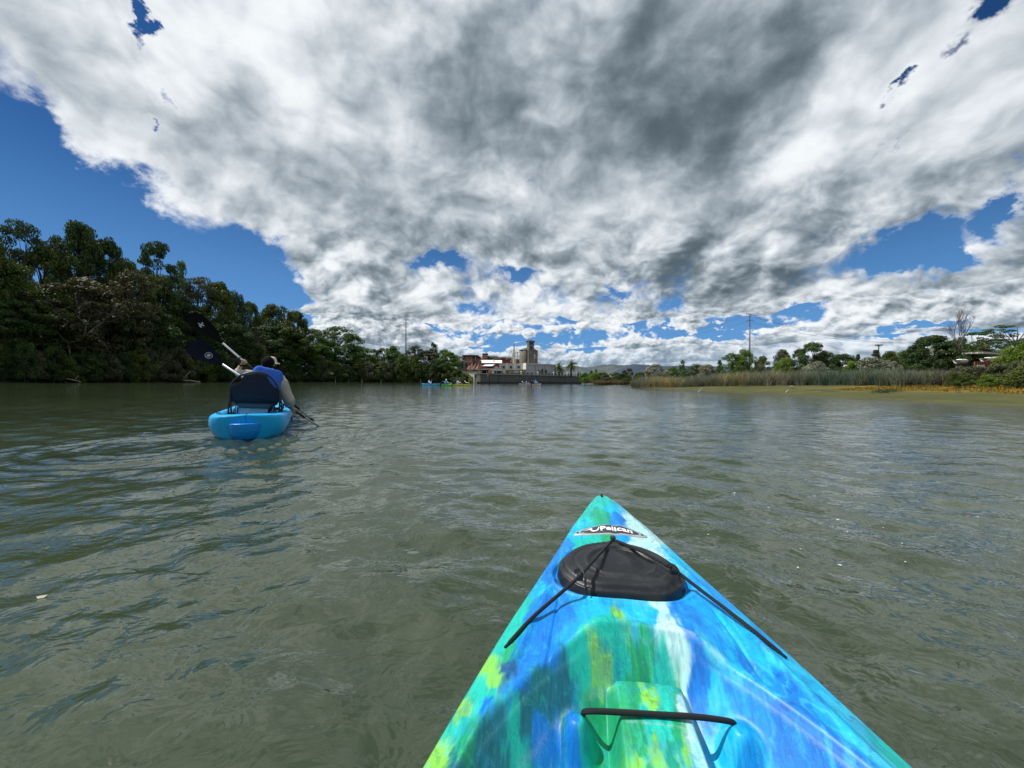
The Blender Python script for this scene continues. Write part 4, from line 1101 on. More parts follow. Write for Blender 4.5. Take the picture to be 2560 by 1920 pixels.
far_kayak(1077, 963.2, 2.9, 84, (.02, .42, .72), 'turquoise blue solo kayak broadside far up the river, leftmost of the far kayaks',
          [(-.25, dict(top=white, legs=dk, pfd=bluep, hair=hr, cap=dk), 'solo paddler in the turquoise blue far kayak, dark cap and white top', .0, .1)])
far_kayak(1116.5, 964.0, 2.9, 20, (.12, .55, .06), 'lime green kayak seen nearly end-on far up the river, between blue and yellow ones',
          [(-.1, dict(top=white, legs=dk, pfd=bluep, hair=hr, cap=white, kind='hat'), 'paddler in the lime green far kayak, white hood and blue life jacket', .0, -.05)], .46)
far_kayak(1154, 964.0, 3.3, 52, (.62, .66, .06), 'yellow tandem kayak with two paddlers far up the river, beside the green one',
          [(-.65, dict(top=white, legs=dk, pfd=ltp, hair=hr, cap=navyc), 'rear paddler in the yellow far kayak, navy hat and white top', -.05, .0), (.55, dict(top=white, legs=dk, pfd=dk, hair=hr, cap=dk), 'front paddler in the yellow far kayak, dark cap and white top', .08, -.1)])
far_kayak(1312, 961.4, 3.2, 62, (.55, .56, .58), 'pale grey tandem kayak beneath the quay wall, two crouched paddlers aboard',
          [(-.7, dict(top=white, legs=dk, pfd=dk, hair=hr, cap=dk), 'left paddler in the pale grey kayak, white sleeves and dark cap', .0, .0), (.5, dict(top=red, legs=dk, pfd=ltp, hair=hr, cap=dk), 'right paddler in the pale grey kayak, dark red top', .0, -.1)])
far_kayak(1341.5, 963.6, 2.9, 38, (.66, .50, .34), 'cream coloured kayak nearest the quay wall, rightmost of the far kayaks',
          [(-.1, dict(top=white, legs=dk, pfd=bluep, hair=hr, cap=ltp, kind='hat'), 'paddler in the cream far kayak, pale hat and blue life jacket', -.1, .15)])

# ---------------------------------------------------------------- banks and hills
def ground_mat(name, layers, bump=.5):
    m, t, b = material(name); P = t.new('NewGeometry').outputs['Position']
    n1 = t.noise(P, .35, 5, .6); n2 = t.noise(P, 3.0, 5, .65); n3 = t.noise(t.vm('MULTIPLY', P, (1, .35, 1)), 1.4, 4, .6)
    a, c, d = layers
    col = t.mix(n1.sstep(.38, .62), a, c); col = t.mix(n3.sstep(.50, .66, 0, .8), col, d)
    col = t.mix(n2.sstep(.35, .75, 0, .35), col, tuple(x * .45 for x in a))
    at_ = t.new('Attribute', attribute_name='cover'); f = t.x(at_.outputs['Fac'])
    col = t.mix((f * n2.sstep(.3, .6, .5, 1.0)).clamp(), col, t.mix(n3.sstep(.4, .6), (.24, .13, .014), (.12, .11, .024)))
    wet = t.new('Attribute', attribute_name='wet'); w = t.x(wet.outputs['Fac'])
    col = t.mix(w * .6, col, (.020, .022, .012))
    b.inputs['Specular IOR Level'].default_value = .22
    t.link(col, b.inputs['Base Color']); t.link((w * -.45) + .85, b.inputs['Roughness'])
    bn = t.new('Bump'); bn.inputs['Strength'].default_value = bump; bn.inputs['Distance'].default_value = .08
    t.link(n2, bn.inputs['Height']); t.link(bn.outputs[0], b.inputs['Normal'])
    return m
WN = VN(21)
def strip(name, pts, inl, prof, mat, cover=None, n=220, label=None):
    """shoreline polyline pts, inland unit vectors, profile of (distance, height)"""
    pts = np.array(pts, float); inl = np.array(inl, float)
    seg = np.concatenate([[0], np.cumsum(np.linalg.norm(np.diff(pts, axis=0), axis=1))])
    u = np.linspace(0, seg[-1], n)
    Px = np.interp(u, seg, pts[:, 0]); Py = np.interp(u, seg, pts[:, 1]); Ix = np.interp(u, seg, inl[:, 0]); Iy = np.interp(u, seg, inl[:, 1])
    wob = 1.2 * (WN.fbm(u * .10, u * 0 + 3, 4) - .5) * min(1.0, seg[-1] / 60)
    d = np.array([p[0] for p in prof]); h = np.array([p[1] for p in prof])
    D = np.repeat(d[None], n, 0); X_ = Px[:, None] + Ix[:, None] * (D + wob[:, None] * (D > -3)); Y_ = Py[:, None] + Iy[:, None] * (D + wob[:, None] * (D > -3))
    Zn = (WN.fbm(X_ * .30 + 50, Y_ * .30 + 50, 4) - .5) * np.clip(D / 8, 0, 1) * .35 + (WN.fbm(X_ * 1.1, Y_ * .5, 3) - .5) * .07
    Z_ = h[None] + Zn
    me = mesh_np(name, np.stack([X_, Y_, Z_], -1).reshape(-1, 3), grid_faces(n, len(d)))
    attr(me, 'cover', (cover(X_, Y_, D) if cover else 0 * X_).ravel()); attr(me, 'wet', (1 - sm(.0, .10, Z_)).ravel())
    o = put(name, me, mat); tag(o, label, kind='structure'); return o
earth = ground_mat('dark_wooded_bank_earth', ((.030, .028, .016), (.045, .045, .022), (.07, .06, .04)))
SL = [(-73, -160), (-73, 20), (-73, 60), (-72, 90), (-70, 112), (-64, 124), (-52, 134), (-38, 140), (-24, 139), (-15, 131), (-11.0, 131)]
IL = [(-1, 0), (-1, 0), (-1, 0), (-1, .05), (-.9, .4), (-.6, .8), (-.3, .95), (-.05, 1), (0, 1), (.1, 1), (.2, 1)]
strip('left_bank', SL, IL, [(-4, -1.2), (-1, -.25), (0, .02), (.8, .16), (2, .5), (4, 1.2), (8, 2.2), (16, 3.2), (40, 5), (120, 8), (700, 10)], earth, label='dark muddy wooded river bank on the left')
mud = ground_mat('olive_mud_flat', ((.066, .070, .018), (.090, .090, .028), (.046, .054, .012)), .6)
SRt = [(15.2, -160), (15.0, 5), (15.2, 14), (15.6, 22), (15.4, 30), (15.2, 38), (16.3, 48), (18.5, 62), (26, 84), (60, 100), (160, 110)]
IRt = [(1, 0), (1, 0), (1, 0), (1, 0), (1, 0), (1, 0), (1, .1), (1, .2), (.7, -.2), (.1, -1), (0, -1)]
def orange(X_, Y_, D):
    k = WN.fbm(X_ * .5 + 9, Y_ * .4, 3)
    return sm(4.6, 6.2, D + 2.5 * (k - .5)) * (1 - sm(23, 29, Y_ + 8 * (k - .5))) * sm(-60, 0, Y_)
strip('mud_bank', SRt[:9], IRt[:9], [(-5, -.9), (-1.2, -.16), (0, .0), (.3, .035), (.9, .09), (1.8, .15), (3, .24), (4.4, .34), (6, .44), (7.5, .52), (9, .60), (10, .66), (12, .72), (16, .8), (30, 1.0), (70, 1.2), (300, 1.5), (900, 2)], mud, orange, 420, 'olive green mud bank sloping to the water on the right, orange ground cover on top')
far_g = ground_mat('far_marsh_ground', ((.050, .055, .026), (.060, .068, .028), (.075, .065, .038)))
strip('far_land', [(-60, 175), (0, 178), (30, 178)], [(0, 1), (0, 1), (0, 1)], [(-3, -.8), (0, .3), (4, 1.2), (60, 1.6), (2400, 3)], far_g, n=60, label='flat ground behind the waterside buildings')
strip('far_bank', [(22, 175), (27.5, 151), (25.5, 128), (24.5, 109), (36, 104), (60, 112), (120, 130)], [(1, .3), (1, .3), (.9, .5), (.3, 1), (.1, 1), (0, 1), (0, 1)], [(-3, -.8), (0, .0), (.5, .35), (2, .6), (10, .9), (60, 1.4), (2400, 3)], far_g, n=120, label='low far river bank beyond the bend')

def hill(name, ridge, Y, mat, label, foot=1.0):
    """a ridge seen far away: px, py of the skyline"""
    R_ = np.array(ridge, float); n = 260
    px = np.linspace(R_[0, 0], R_[-1, 0], n); py = np.interp(px, R_[:, 0], R_[:, 1])
    top = np.array([at(a, b, Y) for a, b in zip(px, py)])
    top[:, 2] += (WN.fbm(px * .22, px * 0 + Y * .01, 4) - .5) * .006 * Y * .5
    rows = []; k = 26
    for j in range(k):
        f = j / (k - 1)
        yy = Y - (1 - math.cos(f * PI / 2)) * 0 - f * .42 * Y
        z = top[:, 2] * (1 - f) ** 1.15 * (1 + .55 * (WN.fbm(px * .05 + 3, px * 0 + f * 6, 4) - .5) * math.sin(f * PI))
        rows.append(np.stack([top[:, 0] * (1 - f * .25) + 0 * yy, 0 * z + yy, np.maximum(z, 0) - 3 * f], -1))
    back = rows[0].copy(); back[:, 1] += .4 * Y; back[:, 2] = -5
    V = np.concatenate([back[None]] + [r[None] for r in rows]).reshape(-1, 3)
    o = put(name, mesh_np(name, V, grid_faces(k + 1, n)), mat); tag(o, label, kind='structure'); return o
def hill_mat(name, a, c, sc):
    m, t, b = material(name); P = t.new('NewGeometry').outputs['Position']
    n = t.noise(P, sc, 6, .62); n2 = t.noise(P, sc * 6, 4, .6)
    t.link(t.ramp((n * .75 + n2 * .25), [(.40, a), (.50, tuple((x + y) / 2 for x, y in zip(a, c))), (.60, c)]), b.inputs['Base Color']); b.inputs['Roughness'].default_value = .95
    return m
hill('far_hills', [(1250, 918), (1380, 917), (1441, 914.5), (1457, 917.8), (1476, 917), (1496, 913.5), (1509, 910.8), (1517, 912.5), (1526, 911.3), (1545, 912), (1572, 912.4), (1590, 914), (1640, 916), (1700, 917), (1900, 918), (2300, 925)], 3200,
     hill_mat('haze_tinted_grass_and_scrub', (.028, .050, .062), (.085, .095, .090), .0035), 'distant hills with tan grass and dark scrub, haze painted in as blue')  # blue haze is mixed into the hill colours
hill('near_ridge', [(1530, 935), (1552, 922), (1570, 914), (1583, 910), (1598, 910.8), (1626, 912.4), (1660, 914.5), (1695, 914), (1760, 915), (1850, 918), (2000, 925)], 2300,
     hill_mat('haze_tinted_wooded_ridge', (.014, .030, .058), (.026, .046, .074), .006), 'dark wooded ridge in the distance, blue haze painted into its colour')  # distance haze painted into the ridge as blue
hill('wooded_hill', [(2150, 915), (2200, 893), (2240, 882), (2290, 872), (2330, 868), (2420, 872), (2560, 876), (2800, 885)], 700,
     hill_mat('green_wooded_hill', (.035, .055, .035), (.07, .085, .05), .02), 'low wooded hill behind the trees on the right')

# ---------------------------------------------------------------- vegetation
def leaf_mat(name, cols, trans=.25, rough=.6):
    m, t, b = material(name)
    a = t.new('Attribute', attribute_name='tint'); f = t.x(a.outputs['Fac'])
    oi = t.new('ObjectInfo'); r = t.x(oi.outputs['Random'])
    c = t.ramp((f * .8 + r * .2), [(i / (len(cols) - 1), c) for i, c in enumerate(cols)])
    P = t.new('NewGeometry').outputs['Position']
    c = t.mix(t.noise(P, .6, 3, .6).sstep(.4, .65, 0, .35), c, t.mix(1.0, c, (1.35, 1.2, .8), 'MULTIPLY'))
    t.link(c, b.inputs['Base Color']); b.inputs['Roughness'].default_value = rough; b.inputs['Specular IOR Level'].default_value = .3
    tr = t.new('BsdfTranslucent'); t.link(c, tr.inputs[0]); mx = t.new('MixShader'); mx.inputs[0].default_value = trans
    t.link(b.outputs[0], mx.inputs[1]); t.link(tr.outputs[0], mx.inputs[2])
    t.link(mx.outputs[0], m.node_tree.nodes['Material Output'].inputs[0]); return m
LM = dict(
 dark=leaf_mat('dark_evergreen_foliage', [(0.015, 0.036, 0.013), (0.038, 0.077, 0.018), (0.079, 0.125, 0.026)]),
 olive=leaf_mat('olive_foliage', [(0.030, 0.051, 0.012), (0.065, 0.102, 0.017), (0.136, 0.173, 0.028)]),
 green=leaf_mat('fresh_green_foliage', [(0.033, 0.090, 0.015), (0.077, 0.166, 0.023), (0.166, 0.269, 0.045)], .4),
 bluegreen=leaf_mat('blue_green_foliage', [(0.031, 0.074, 0.028), (0.072, 0.141, 0.046), (0.154, 0.230, 0.079)], .4),
 tan=leaf_mat('tan_dry_foliage', [(.034, .036, .015), (.062, .062, .024), (.115, .108, .046)], .2),
 brown=leaf_mat('brown_green_foliage', [(0.044, 0.054, 0.028), (0.084, 0.095, 0.046), (0.121, 0.128, 0.070)], .2),
 pale=leaf_mat('pale_silvery_foliage', [(.10, .12, .08), (.20, .22, .16), (.38, .39, .32)], .2),
 lime=leaf_mat('bright_green_foliage', [(0.058, 0.115, 0.013), (0.128, 0.211, 0.020), (0.218, 0.307, 0.036)], .4))
bark = simple('brown_bark', (.060, .048, .038), .9, .3, 4, .8, 12); greybark = simple('pale_grey_bark', (.26, .235, .21), .9, .25, 4, .6, 12); twig = simple('grey_twigs', (.13, .112, .10), .9, .25, 4)

def leaves(C, r, flat, cnt, size, g, up=.25):
    """leaf cards on the shell of each clump; returns verts, faces, tint"""
    n = int(cnt.sum()); idx = np.repeat(np.arange(len(C)), cnt)
    d = g.normal(size=(n, 3)); d[:, 2] += up; d /= np.linalg.norm(d, axis=1)[:, None]
    rad = r[idx] * (.55 + .5 * g.random(n) ** .6)
    p = C[idx] + d * rad[:, None] * np.array([1, 1, flat])
    nr = d * .8 + g.normal(size=(n, 3)) * .55 + [0, 0, .25]; nr /= np.linalg.norm(nr, axis=1)[:, None]
    a = np.cross(nr, g.normal(size=(n, 3))); a /= np.linalg.norm(a, axis=1)[:, None]; b = np.cross(nr, a)
    s = size * (.6 + .8 * g.random(n)); w = s * (.45 + .3 * g.random(n))
    V = np.stack([p - a * s[:, None], p + b * w[:, None], p + a * s[:, None], p - b * w[:, None]], 1).reshape(-1, 3)
    F = np.arange(4 * n).reshape(-1, 4)
    tint = np.clip(np.repeat(g.random(len(C)) * .55, cnt) + g.random(n) * .45, 0, 1)
    return V, F, np.repeat(tint, 4)
def crown(kind, seed):
    g = np.random.default_rng(seed)
    K = dict(  # clumps, leaves per clump, clump radius, flatness, leaf size, profile of radius over height
     dense=(115, 180, .100, .60, .0145, [(0, .16), (.15, .34), (.4, .42), (.7, .36), (.9, .22), (1, .08)]),
     round=(95, 200, .110, .70, .0150, [(0, .22), (.2, .40), (.5, .46), (.8, .34), (1, .10)]),
     layer=(80, 185, .115, .36, .0140, [(0, .20), (.2, .34), (.5, .40), (.75, .36), (.92, .26), (1, .12)]),
     airy=(80, 115, .080, .65, .0145, [(0, .12), (.2, .26), (.45, .33), (.7, .30), (.9, .18), (1, .05)]),
     tall=(80, 130, .075, .95, .014, [(0, .14), (.2, .22), (.5, .24), (.8, .16), (1, .04)]),
     cone=(75, 140, .08, .5, .014, [(0, .34), (.25, .32), (.5, .24), (.75, .14), (1, .02)]),
     bush=(60, 170, .15, .75, .024, [(0, .50), (.3, .58), (.6, .50), (.85, .30), (1, .12)]),
     umbrella=(75, 125, .095, .34, .0145, [(0, .05), (.3, .10), (.5, .30), (.75, .50), (.9, .46), (1, .20)]))[kind]
    nc, nl, cr_, flat, ls, prof = K
    z = g.random(nc) ** .85; R = np.interp(z, [p[0] for p in prof], [p[1] for p in prof])
    th = g.uniform(0, 2 * PI, nc); rr = R * np.sqrt(.35 + .65 * g.random(nc)) * (.85 + .3 * g.random(nc))
    lob = 1 + .22 * np.sin(th * 2 + g.uniform(0, 6)) + .14 * np.sin(th * 3 + z * 7 + g.uniform(0, 6))
    C = np.stack([rr * lob * np.cos(th), rr * lob * np.sin(th), z * .92 + .04], 1)
    r = cr_ * g.uniform(.55, 1.25, nc)
    V, F, t = leaves(C, r, flat, np.maximum(20, (nl * (r / cr_) ** 1.6).astype(int)), ls, g)
    me = mesh_np('crown', V, F, False); attr(me, 'tint', t)
    # trunk and limbs reaching into the clumps
    mb = MB(); bend = g.normal(0, .02, (5, 2)).cumsum(0)
    T_ = [np.array([0, 0, -.22])] + [np.array([bend[i, 0], bend[i, 1], f]) for i, f in enumerate((.0, .2, .45, .7, .92))]
    mb.tube(T_, [.032, .026, .021, .015, .009, .003], 7)
    for i in g.choice(nc, min(nc, 26), replace=False):
        c = C[i]; f = max(-.05, c[2] * .62 - .08); b0 = np.array([np.interp(f, [-.22, 0, .2, .45, .7, .92], [p[k] for p in T_]) for k in (0, 1, 2)])
        m_ = lerp(b0, c, .5) + np.array([0, 0, .03]) + g.normal(0, .015, 3)
        mb.tube([b0, m_, c], [.009, .006, .002], 5, cap=False)
    tm = mb.mesh('trunk', True)
    return me, tm
CROWNS = {}
def get_crown(kind, v):
    if (kind, v) not in CROWNS: CROWNS[(kind, v)] = crown(kind, hash_(kind) + v)
    return CROWNS[(kind, v)]
def hash_(s): return sum(ord(c) * (i + 3) for i, c in enumerate(s))
def mesh_with(me, mat, key):
    k = me.name + key
    if k not in CROWNS:
        m = me.copy(); m.materials.clear(); m.materials.append(mat); CROWNS[k] = m
    return CROWNS[k]
gt = np.random.default_rng(11)
def tree(px, topy, Y, wpx, kind='dense', leaf='dark', label=None, base=None, group=None, v=None, barkm=None, name='tree', low=None, cat='tree'):
    """px, topy: the tree top in the photograph; Y its distance; wpx the crown width there"""
    p = at(px, topy, Y); x, y, zt = p
    zb = base if base is not None else (2.0 if px < 1150 else .9)
    H = zt - zb; lowf = (.18 if kind not in ('bush',) else .0) if low is None else low
    ch = H * (1 - lowf); W = wpx / FPX * Y
    rmax = dict(dense=.42, round=.46, layer=.40, airy=.33, tall=.24, cone=.34, bush=.58, umbrella=.50)[kind]
    v = int(gt.integers(0, 3)) if v is None else v
    cm, tm = get_crown(kind, v)
    o = empty(name, (x, y, zb), gt.uniform(0, 6.28))
    tag(o, label or DEFLAB.get((kind, leaf), 'tree on the river bank'), cat, group)
    s = W / (2 * (rmax + .06))
    c = put('crown', mesh_with(cm, LM[leaf], leaf), None, o, (0, 0, H * lowf)); c.scale = (s, s, ch)
    t = put('trunk', mesh_with(tm, barkm or bark, (barkm or bark).name), None, o, (0, 0, H * lowf)); t.scale = (s, s, ch)
    return o
DEFLAB = {}
def bare_tree(px, topy, Y, wpx, seed, label, base=None, mat=None, spread=.55, depth=6, name='bare_tree', r0=.018, thin=.5):
    g = np.random.default_rng(seed); p = at(px, topy, Y); zb = base if base is not None else 1.5; H = p[2] - zb
    mb = MB(); tw = MB(); W = wpx / FPX * Y
    def grow(p0, d, L, r, k):
        n = 3; pts = [p0]; q = p0.copy(); dd = d.copy()
        for i in range(n):
            dd = dd + g.normal(0, .13, 3) + np.array([0, 0, .05]); dd /= np.linalg.norm(dd); q = q + dd * L / n; pts.append(q.copy())
        (mb if k < 3 else tw).tube(pts, np.linspace(r, r * .62, n + 1), 6 if k < 3 else 3, cap=False)
        if k >= depth: return
        for j in range(2 if k == 0 else int(g.integers(2, 4))):
            nd = dd + g.normal(0, spread, 3) * np.array([1, 1, .6]); nd /= np.linalg.norm(nd)
            grow(pts[-1] if j < 2 else pts[int(g.integers(1, n))], nd, L * g.uniform(.62, .86), r * thin ** .55 * .86, k + 1)
    grow(np.zeros(3), np.array([0, 0, 1.0]), .27, r0, 0)
    Vt = np.concatenate(mb.V + tw.V); zmax = Vt[:, 2].max(); xm = np.abs(Vt[:, :2]).max()
    o = empty(name, (p[0], p[1], zb)); tag(o, label, 'tree')
    for b_, nm in ((mb, 'trunk'), (tw, 'twigs')):
        if b_.n:
            c = b_.build(nm, mat or twig, o, smooth=True)
            if nm == 'twigs': c['kind'] = 'stuff'
            c.scale = (W / 2 / xm, W / 2 / xm, H / zmax)
    return o
FOREST = 'trees crowding the left bank'
ev = 'dark evergreen tree in the thick of the wooded left bank'
# skyline of the left wood; px, top, width, depth behind the bank edge, kind, foliage, label
WOOD = [
 (-120, 560, 210, 6, 'dense', 'dark', ev), (-40, 590, 150, 2, 'round', 'olive', ev),
 (50, 553, 110, 10, 'layer', 'dark', 'dark layered pine-like tree rising at the far left edge, white cloud showing beneath its crown'),
 (10, 640, 120, 1, 'dense', 'olive', ev), (112, 612, 110, 9, 'airy', 'olive', ev), (140, 590, 70, 14, 'airy', 'tan', 'thin tan-leaved treetop between the two highest evergreens'),
 (200, 556, 120, 9, 'dense', 'dark', 'dark evergreen with the highest peaked crown in the left wood'),
 (268, 600, 95, 9, 'dense', 'dark', ev), (318, 655, 100, 6, 'round', 'olive', ev),
 (392, 603, 96, 10, 'layer', 'dark', 'dark flat-layered evergreen standing clear against blue sky in the left wood'),
 (400, 690, 120, 6, 'dense', 'olive', ev), (452, 652, 56, 12, 'airy', 'bluegreen', 'slender airy tree poking through the skyline right of the layered evergreen'),
 (500, 690, 90, 9, 'layer', 'brown', ev), (545, 705, 90, 7, 'dense', 'olive', ev), (590, 735, 80, 7, 'round', 'dark', ev), (622, 752, 60, 9, 'dense', 'olive', ev),
 (470, 760, 130, 3, 'dense', 'dark', ev), (560, 800, 120, 2, 'round', 'dark', ev), (350, 760, 150, 2, 'dense', 'dark', ev), (240, 720, 150, 3, 'dense', 'dark', ev), (120, 720, 160, 2, 'round', 'olive', ev), (20, 750, 170, 0, 'dense', 'dark', ev),
 (690, 764, 110, 6, 'round', 'olive', 'broad olive-green tree with a rounded crown just right of the grey leafless one'), (740, 778, 66, 9, 'dense', 'olive', ev),
 (715, 815, 110, 1, 'dense', 'olive', ev),
]
def bankY(px, dX=0.0):
    """distance at which the column px meets the left bank edge"""
    k = (1280 - px) / FPX
    for a, b in zip(SL[:-1], SL[1:]):
        for f in np.linspace(0, 1, 60):
            X_, Y_ = lerp(a[0], b[0], f), lerp(a[1], b[1], f)
            if Y_ > 1 and -X_ / Y_ <= k: return Y_
    return SL[-1][1]
for (px, ty, w, dep, kd, lf, lab) in WOOD:
    Y = bankY(px) + 3 + dep; o = tree(px, ty, Y, w, kd, lf, lab, group=FOREST if lab == ev else None)
    if lab == ev and ty < 740: o['label'] = 'skyline ' + ev
# lacy tan crowns with pale limbs over the dark wood
for (px, ty, w, sd_, lab) in ((215, 690, 200, 4, 'lacy tan-leaved tree with pale bare limbs, largest on the left bank'), (335, 668, 120, 9, 'tan-leaved tree with fine pale branches near the middle of the left wood')):
    Y = bankY(px) + 2.0; o = tree(px, ty, Y, w, 'airy', 'tan', lab, v=sd_ % 3)
bare_tree(180, 740, bankY(180) + 1.2, 190, 5, 'leafless tree with long pale sweeping branches low in the left wood', mat=greybark, spread=.75, depth=6, r0=.012)
mid_l = 'green tree in the lower run of the left bank'
MID = [
 (790, 822, 95, 5, 'airy', 'bluegreen', 'tall blue-green leafy tree, the first light-coloured one right of the dark wood'), (842, 812, 100, 6, 'airy', 'bluegreen', 'tallest blue-green leafy tree against white cloud right of the dark wood'),
 (815, 850, 110, 2, 'round', 'green', mid_l), (885, 833, 56, 7, 'airy', 'green', 'narrow fresh green tree with a pointed top beside the tall blue-green one'), (900, 866, 70, 4, 'round', 'green', mid_l),
 (862, 900, 90, 1, 'dense', 'olive', mid_l), (925, 886, 60, 4, 'airy', 'lime', 'small yellow-green tree on the left bank'), (936, 872, 42, 8, 'tall', 'dark', 'small dark conifer behind the yellow-green tree'),
 (962, 868, 54, 7, 'airy', 'olive', mid_l), (985, 864, 52, 5, 'tall', 'green', mid_l), (955, 905, 60, 2, 'dense', 'olive', mid_l), (1002, 885, 60, 3, 'round', 'green', mid_l),
 (1040, 862, 66, 7, 'airy', 'brown', 'brown thin-leaved tree left of the waterside buildings'), (1062, 876, 74, 3, 'dense', 'brown', 'dense brownish tree standing in front of the thin-leaved one'), (1084, 855, 36, 5, 'tall', 'dark', 'dark pointed evergreen beside the brown trees'),
 (1030, 905, 70, 1, 'round', 'lime', mid_l), (1112, 872, 60, 5, 'airy', 'green', mid_l), (1122, 880, 56, 2, 'dense', 'green', 'last green tree of the left bank before the grey building'), (1100, 900, 60, 1, 'dense', 'dark', mid_l), (1138, 905, 36, 2, 'round', 'green', mid_l),
 (770, 870, 90, 1, 'dense', 'olive', mid_l), (665, 815, 120, 3, 'dense', 'dark', ev),
]
for (px, ty, w, dep, kd, lf, lab) in MID:
    Y = bankY(px) + 3 + dep; tree(px, ty, Y, w, kd, lf, lab, group={mid_l: 'trees of the lower left bank', ev: FOREST}.get(lab))
bare_tree(633, 815, bankY(633) + 1.5, 110, 3, 'grey leafless tree with a dense round head of twigs beside the paddler', base=1.2, depth=8, spread=.62, r0=.014, thin=.42)
bare_tree(724, 930, bankY(724) - .5, 52, 8, 'small pale dead tree with a forked trunk standing at the water edge', base=.1, mat=greybark, depth=6, spread=.6, r0=.022)
# undergrowth along the water line
bl = 'dark bush hanging over the water of the left bank'
for px in list(range(-140, 700, 34)) + list(range(700, 1150, 22)):
    Y = bankY(px) + gt.uniform(-.2, 1.4); w = gt.uniform(.9, 1.3) * (60 if px < 700 else 38)
    tree(px + gt.uniform(-8, 8), (880 if px < 700 else 912) + gt.uniform(-22, 16), Y, w, 'bush', ['dark', 'dark', 'olive', 'brown'][int(gt.integers(0, 4))], bl, base=.25, group='bushes along the left water line', name='bush', cat='bush', low=0)
for px in range(-150, 720, 60):
    tree(px + gt.uniform(-12, 12), 800 + gt.uniform(-40, 40), bankY(px) + 7 + gt.uniform(0, 5), 150, 'dense', 'dark', ev, base=1.0, group=FOREST, low=0)
# grassy corner below the quay
tree(1166, 934, 121, 34, 'bush', 'olive', 'low olive bush at the left foot of the quay wall', base=.2, name='bush', cat='bush', low=0)
tree(1180, 942, 118, 26, 'bush', 'lime', 'small yellow-green bush against the foot of the quay wall', base=.1, name='bush', cat='bush', low=0)
tree(1150, 944, 124, 30, 'bush', 'brown', 'brownish bush at the water edge left of the quay', base=.1, name='bush', cat='bush', low=0)

# right bank trees; px, top, distance, width, kind, foliage, label
RB = 'bushy green tree behind the reeds on the right'
for a in [
 (1640, 912, 75, 60, 'round', 'pale', 'silvery shrub-like tree behind the left end of the reeds', 0), (1682, 918, 80, 40, 'round', 'green', RB, 0), (1706, 899, 70, 18, 'tall', 'green', 'slim young poplar standing above the left end of the reeds', .1),
 (1742, 912, 66, 66, 'round', 'olive', RB, 0), (1770, 912, 60, 60, 'round', 'pale', 'pale grey-green shrub tree left of the small conifer', 0), (1799, 899, 56, 28, 'cone', 'green', 'small conical evergreen above the reeds', .05),
 (1828, 880, 52, 50, 'airy', 'green', 'light green tree left half of the pair below the steel pylon', .1), (1862, 876, 54, 64, 'round', 'lime', 'full bright green tree directly below the steel pylon', .05),
 (1906, 892, 62, 40, 'round', 'olive', RB, 0), (1955, 876, 70, 54, 'round', 'brown', 'dark brownish round tree between the two tall green ones', .05), (1965, 896, 55, 60, 'round', 'lime', RB, 0),
 (1998, 870, 52, 50, 'airy', 'olive', RB, .1), (2030, 853, 50, 80, 'airy', 'bluegreen', 'tallest green tree in the middle of the right bank', .1), (2065, 880, 50, 70, 'round', 'olive', RB, .05), (2105, 886, 48, 70, 'round', 'dark', RB, .05),
 (2040, 905, 44, 80, 'bush', 'pale', 'white-flecked shrub at the foot of the tallest right-bank tree', 0), (2130, 905, 42, 50, 'bush', 'lime', 'yellow-green bush behind the reeds', 0),
 (2145, 884, 90, 26, 'cone', 'dark', 'distant dark conifer seen over the right-bank bushes', .05), (2190, 873, 85, 44, 'cone', 'brown', 'brownish conifer beneath the left floodlight pole', .05),
 (2178, 895, 38, 84, 'bush', 'pale', 'big grey-green shrub dusted with white blossom', 0), (2225, 902, 37, 50, 'bush', 'pale', 'smaller blossom-dusted shrub beside the big one', 0),
 (2228, 880, 48, 60, 'round', 'olive', RB, .05), (2265, 893, 46, 60, 'round', 'dark', RB, 0), (2305, 890, 45, 60, 'round', 'dark', RB, 0),
 (2330, 839, 38, 110, 'dense', 'dark', 'large dark round evergreen right of the floodlights', .02), (2285, 868, 42, 60, 'round', 'dark', RB, .05),
 (2395, 845, 42, 70, 'airy', 'bluegreen', RB, .2), (2440, 828, 44, 110, 'umbrella', 'bluegreen', 'spreading tree behind the tall bare one', .25), (2480, 846, 42, 80, 'umbrella', 'olive', RB, .3), (2420, 872, 38, 90, 'airy', 'olive', RB, .15),
 (2545, 808, 40, 130, 'umbrella', 'bluegreen', 'wide flat-topped tree at the right edge of the picture', .35), (2552, 852, 30, 84, 'bush', 'lime', 'bright yellow-green bush at the right edge', 0), (2640, 830, 34, 140, 'round', 'green', RB, .1), (2760, 820, 30, 160, 'dense', 'dark', RB, .1),
 ]:
    px, ty, Y, w, kd, lf, lab, lo = a
    tree(px, ty, Y, w, kd, lf, lab, base=.7, group='trees behind the reeds' if lab == RB else None, low=lo, name='bush' if kd == 'bush' else 'tree', cat='bush' if kd == 'bush' else 'tree')
bare_tree(2405, 758, 36, 80, 12, 'tall bare grey tree with upswept branches rising over the right bank', base=.8, mat=twig, depth=7, spread=.34, r0=.030, thin=.56)
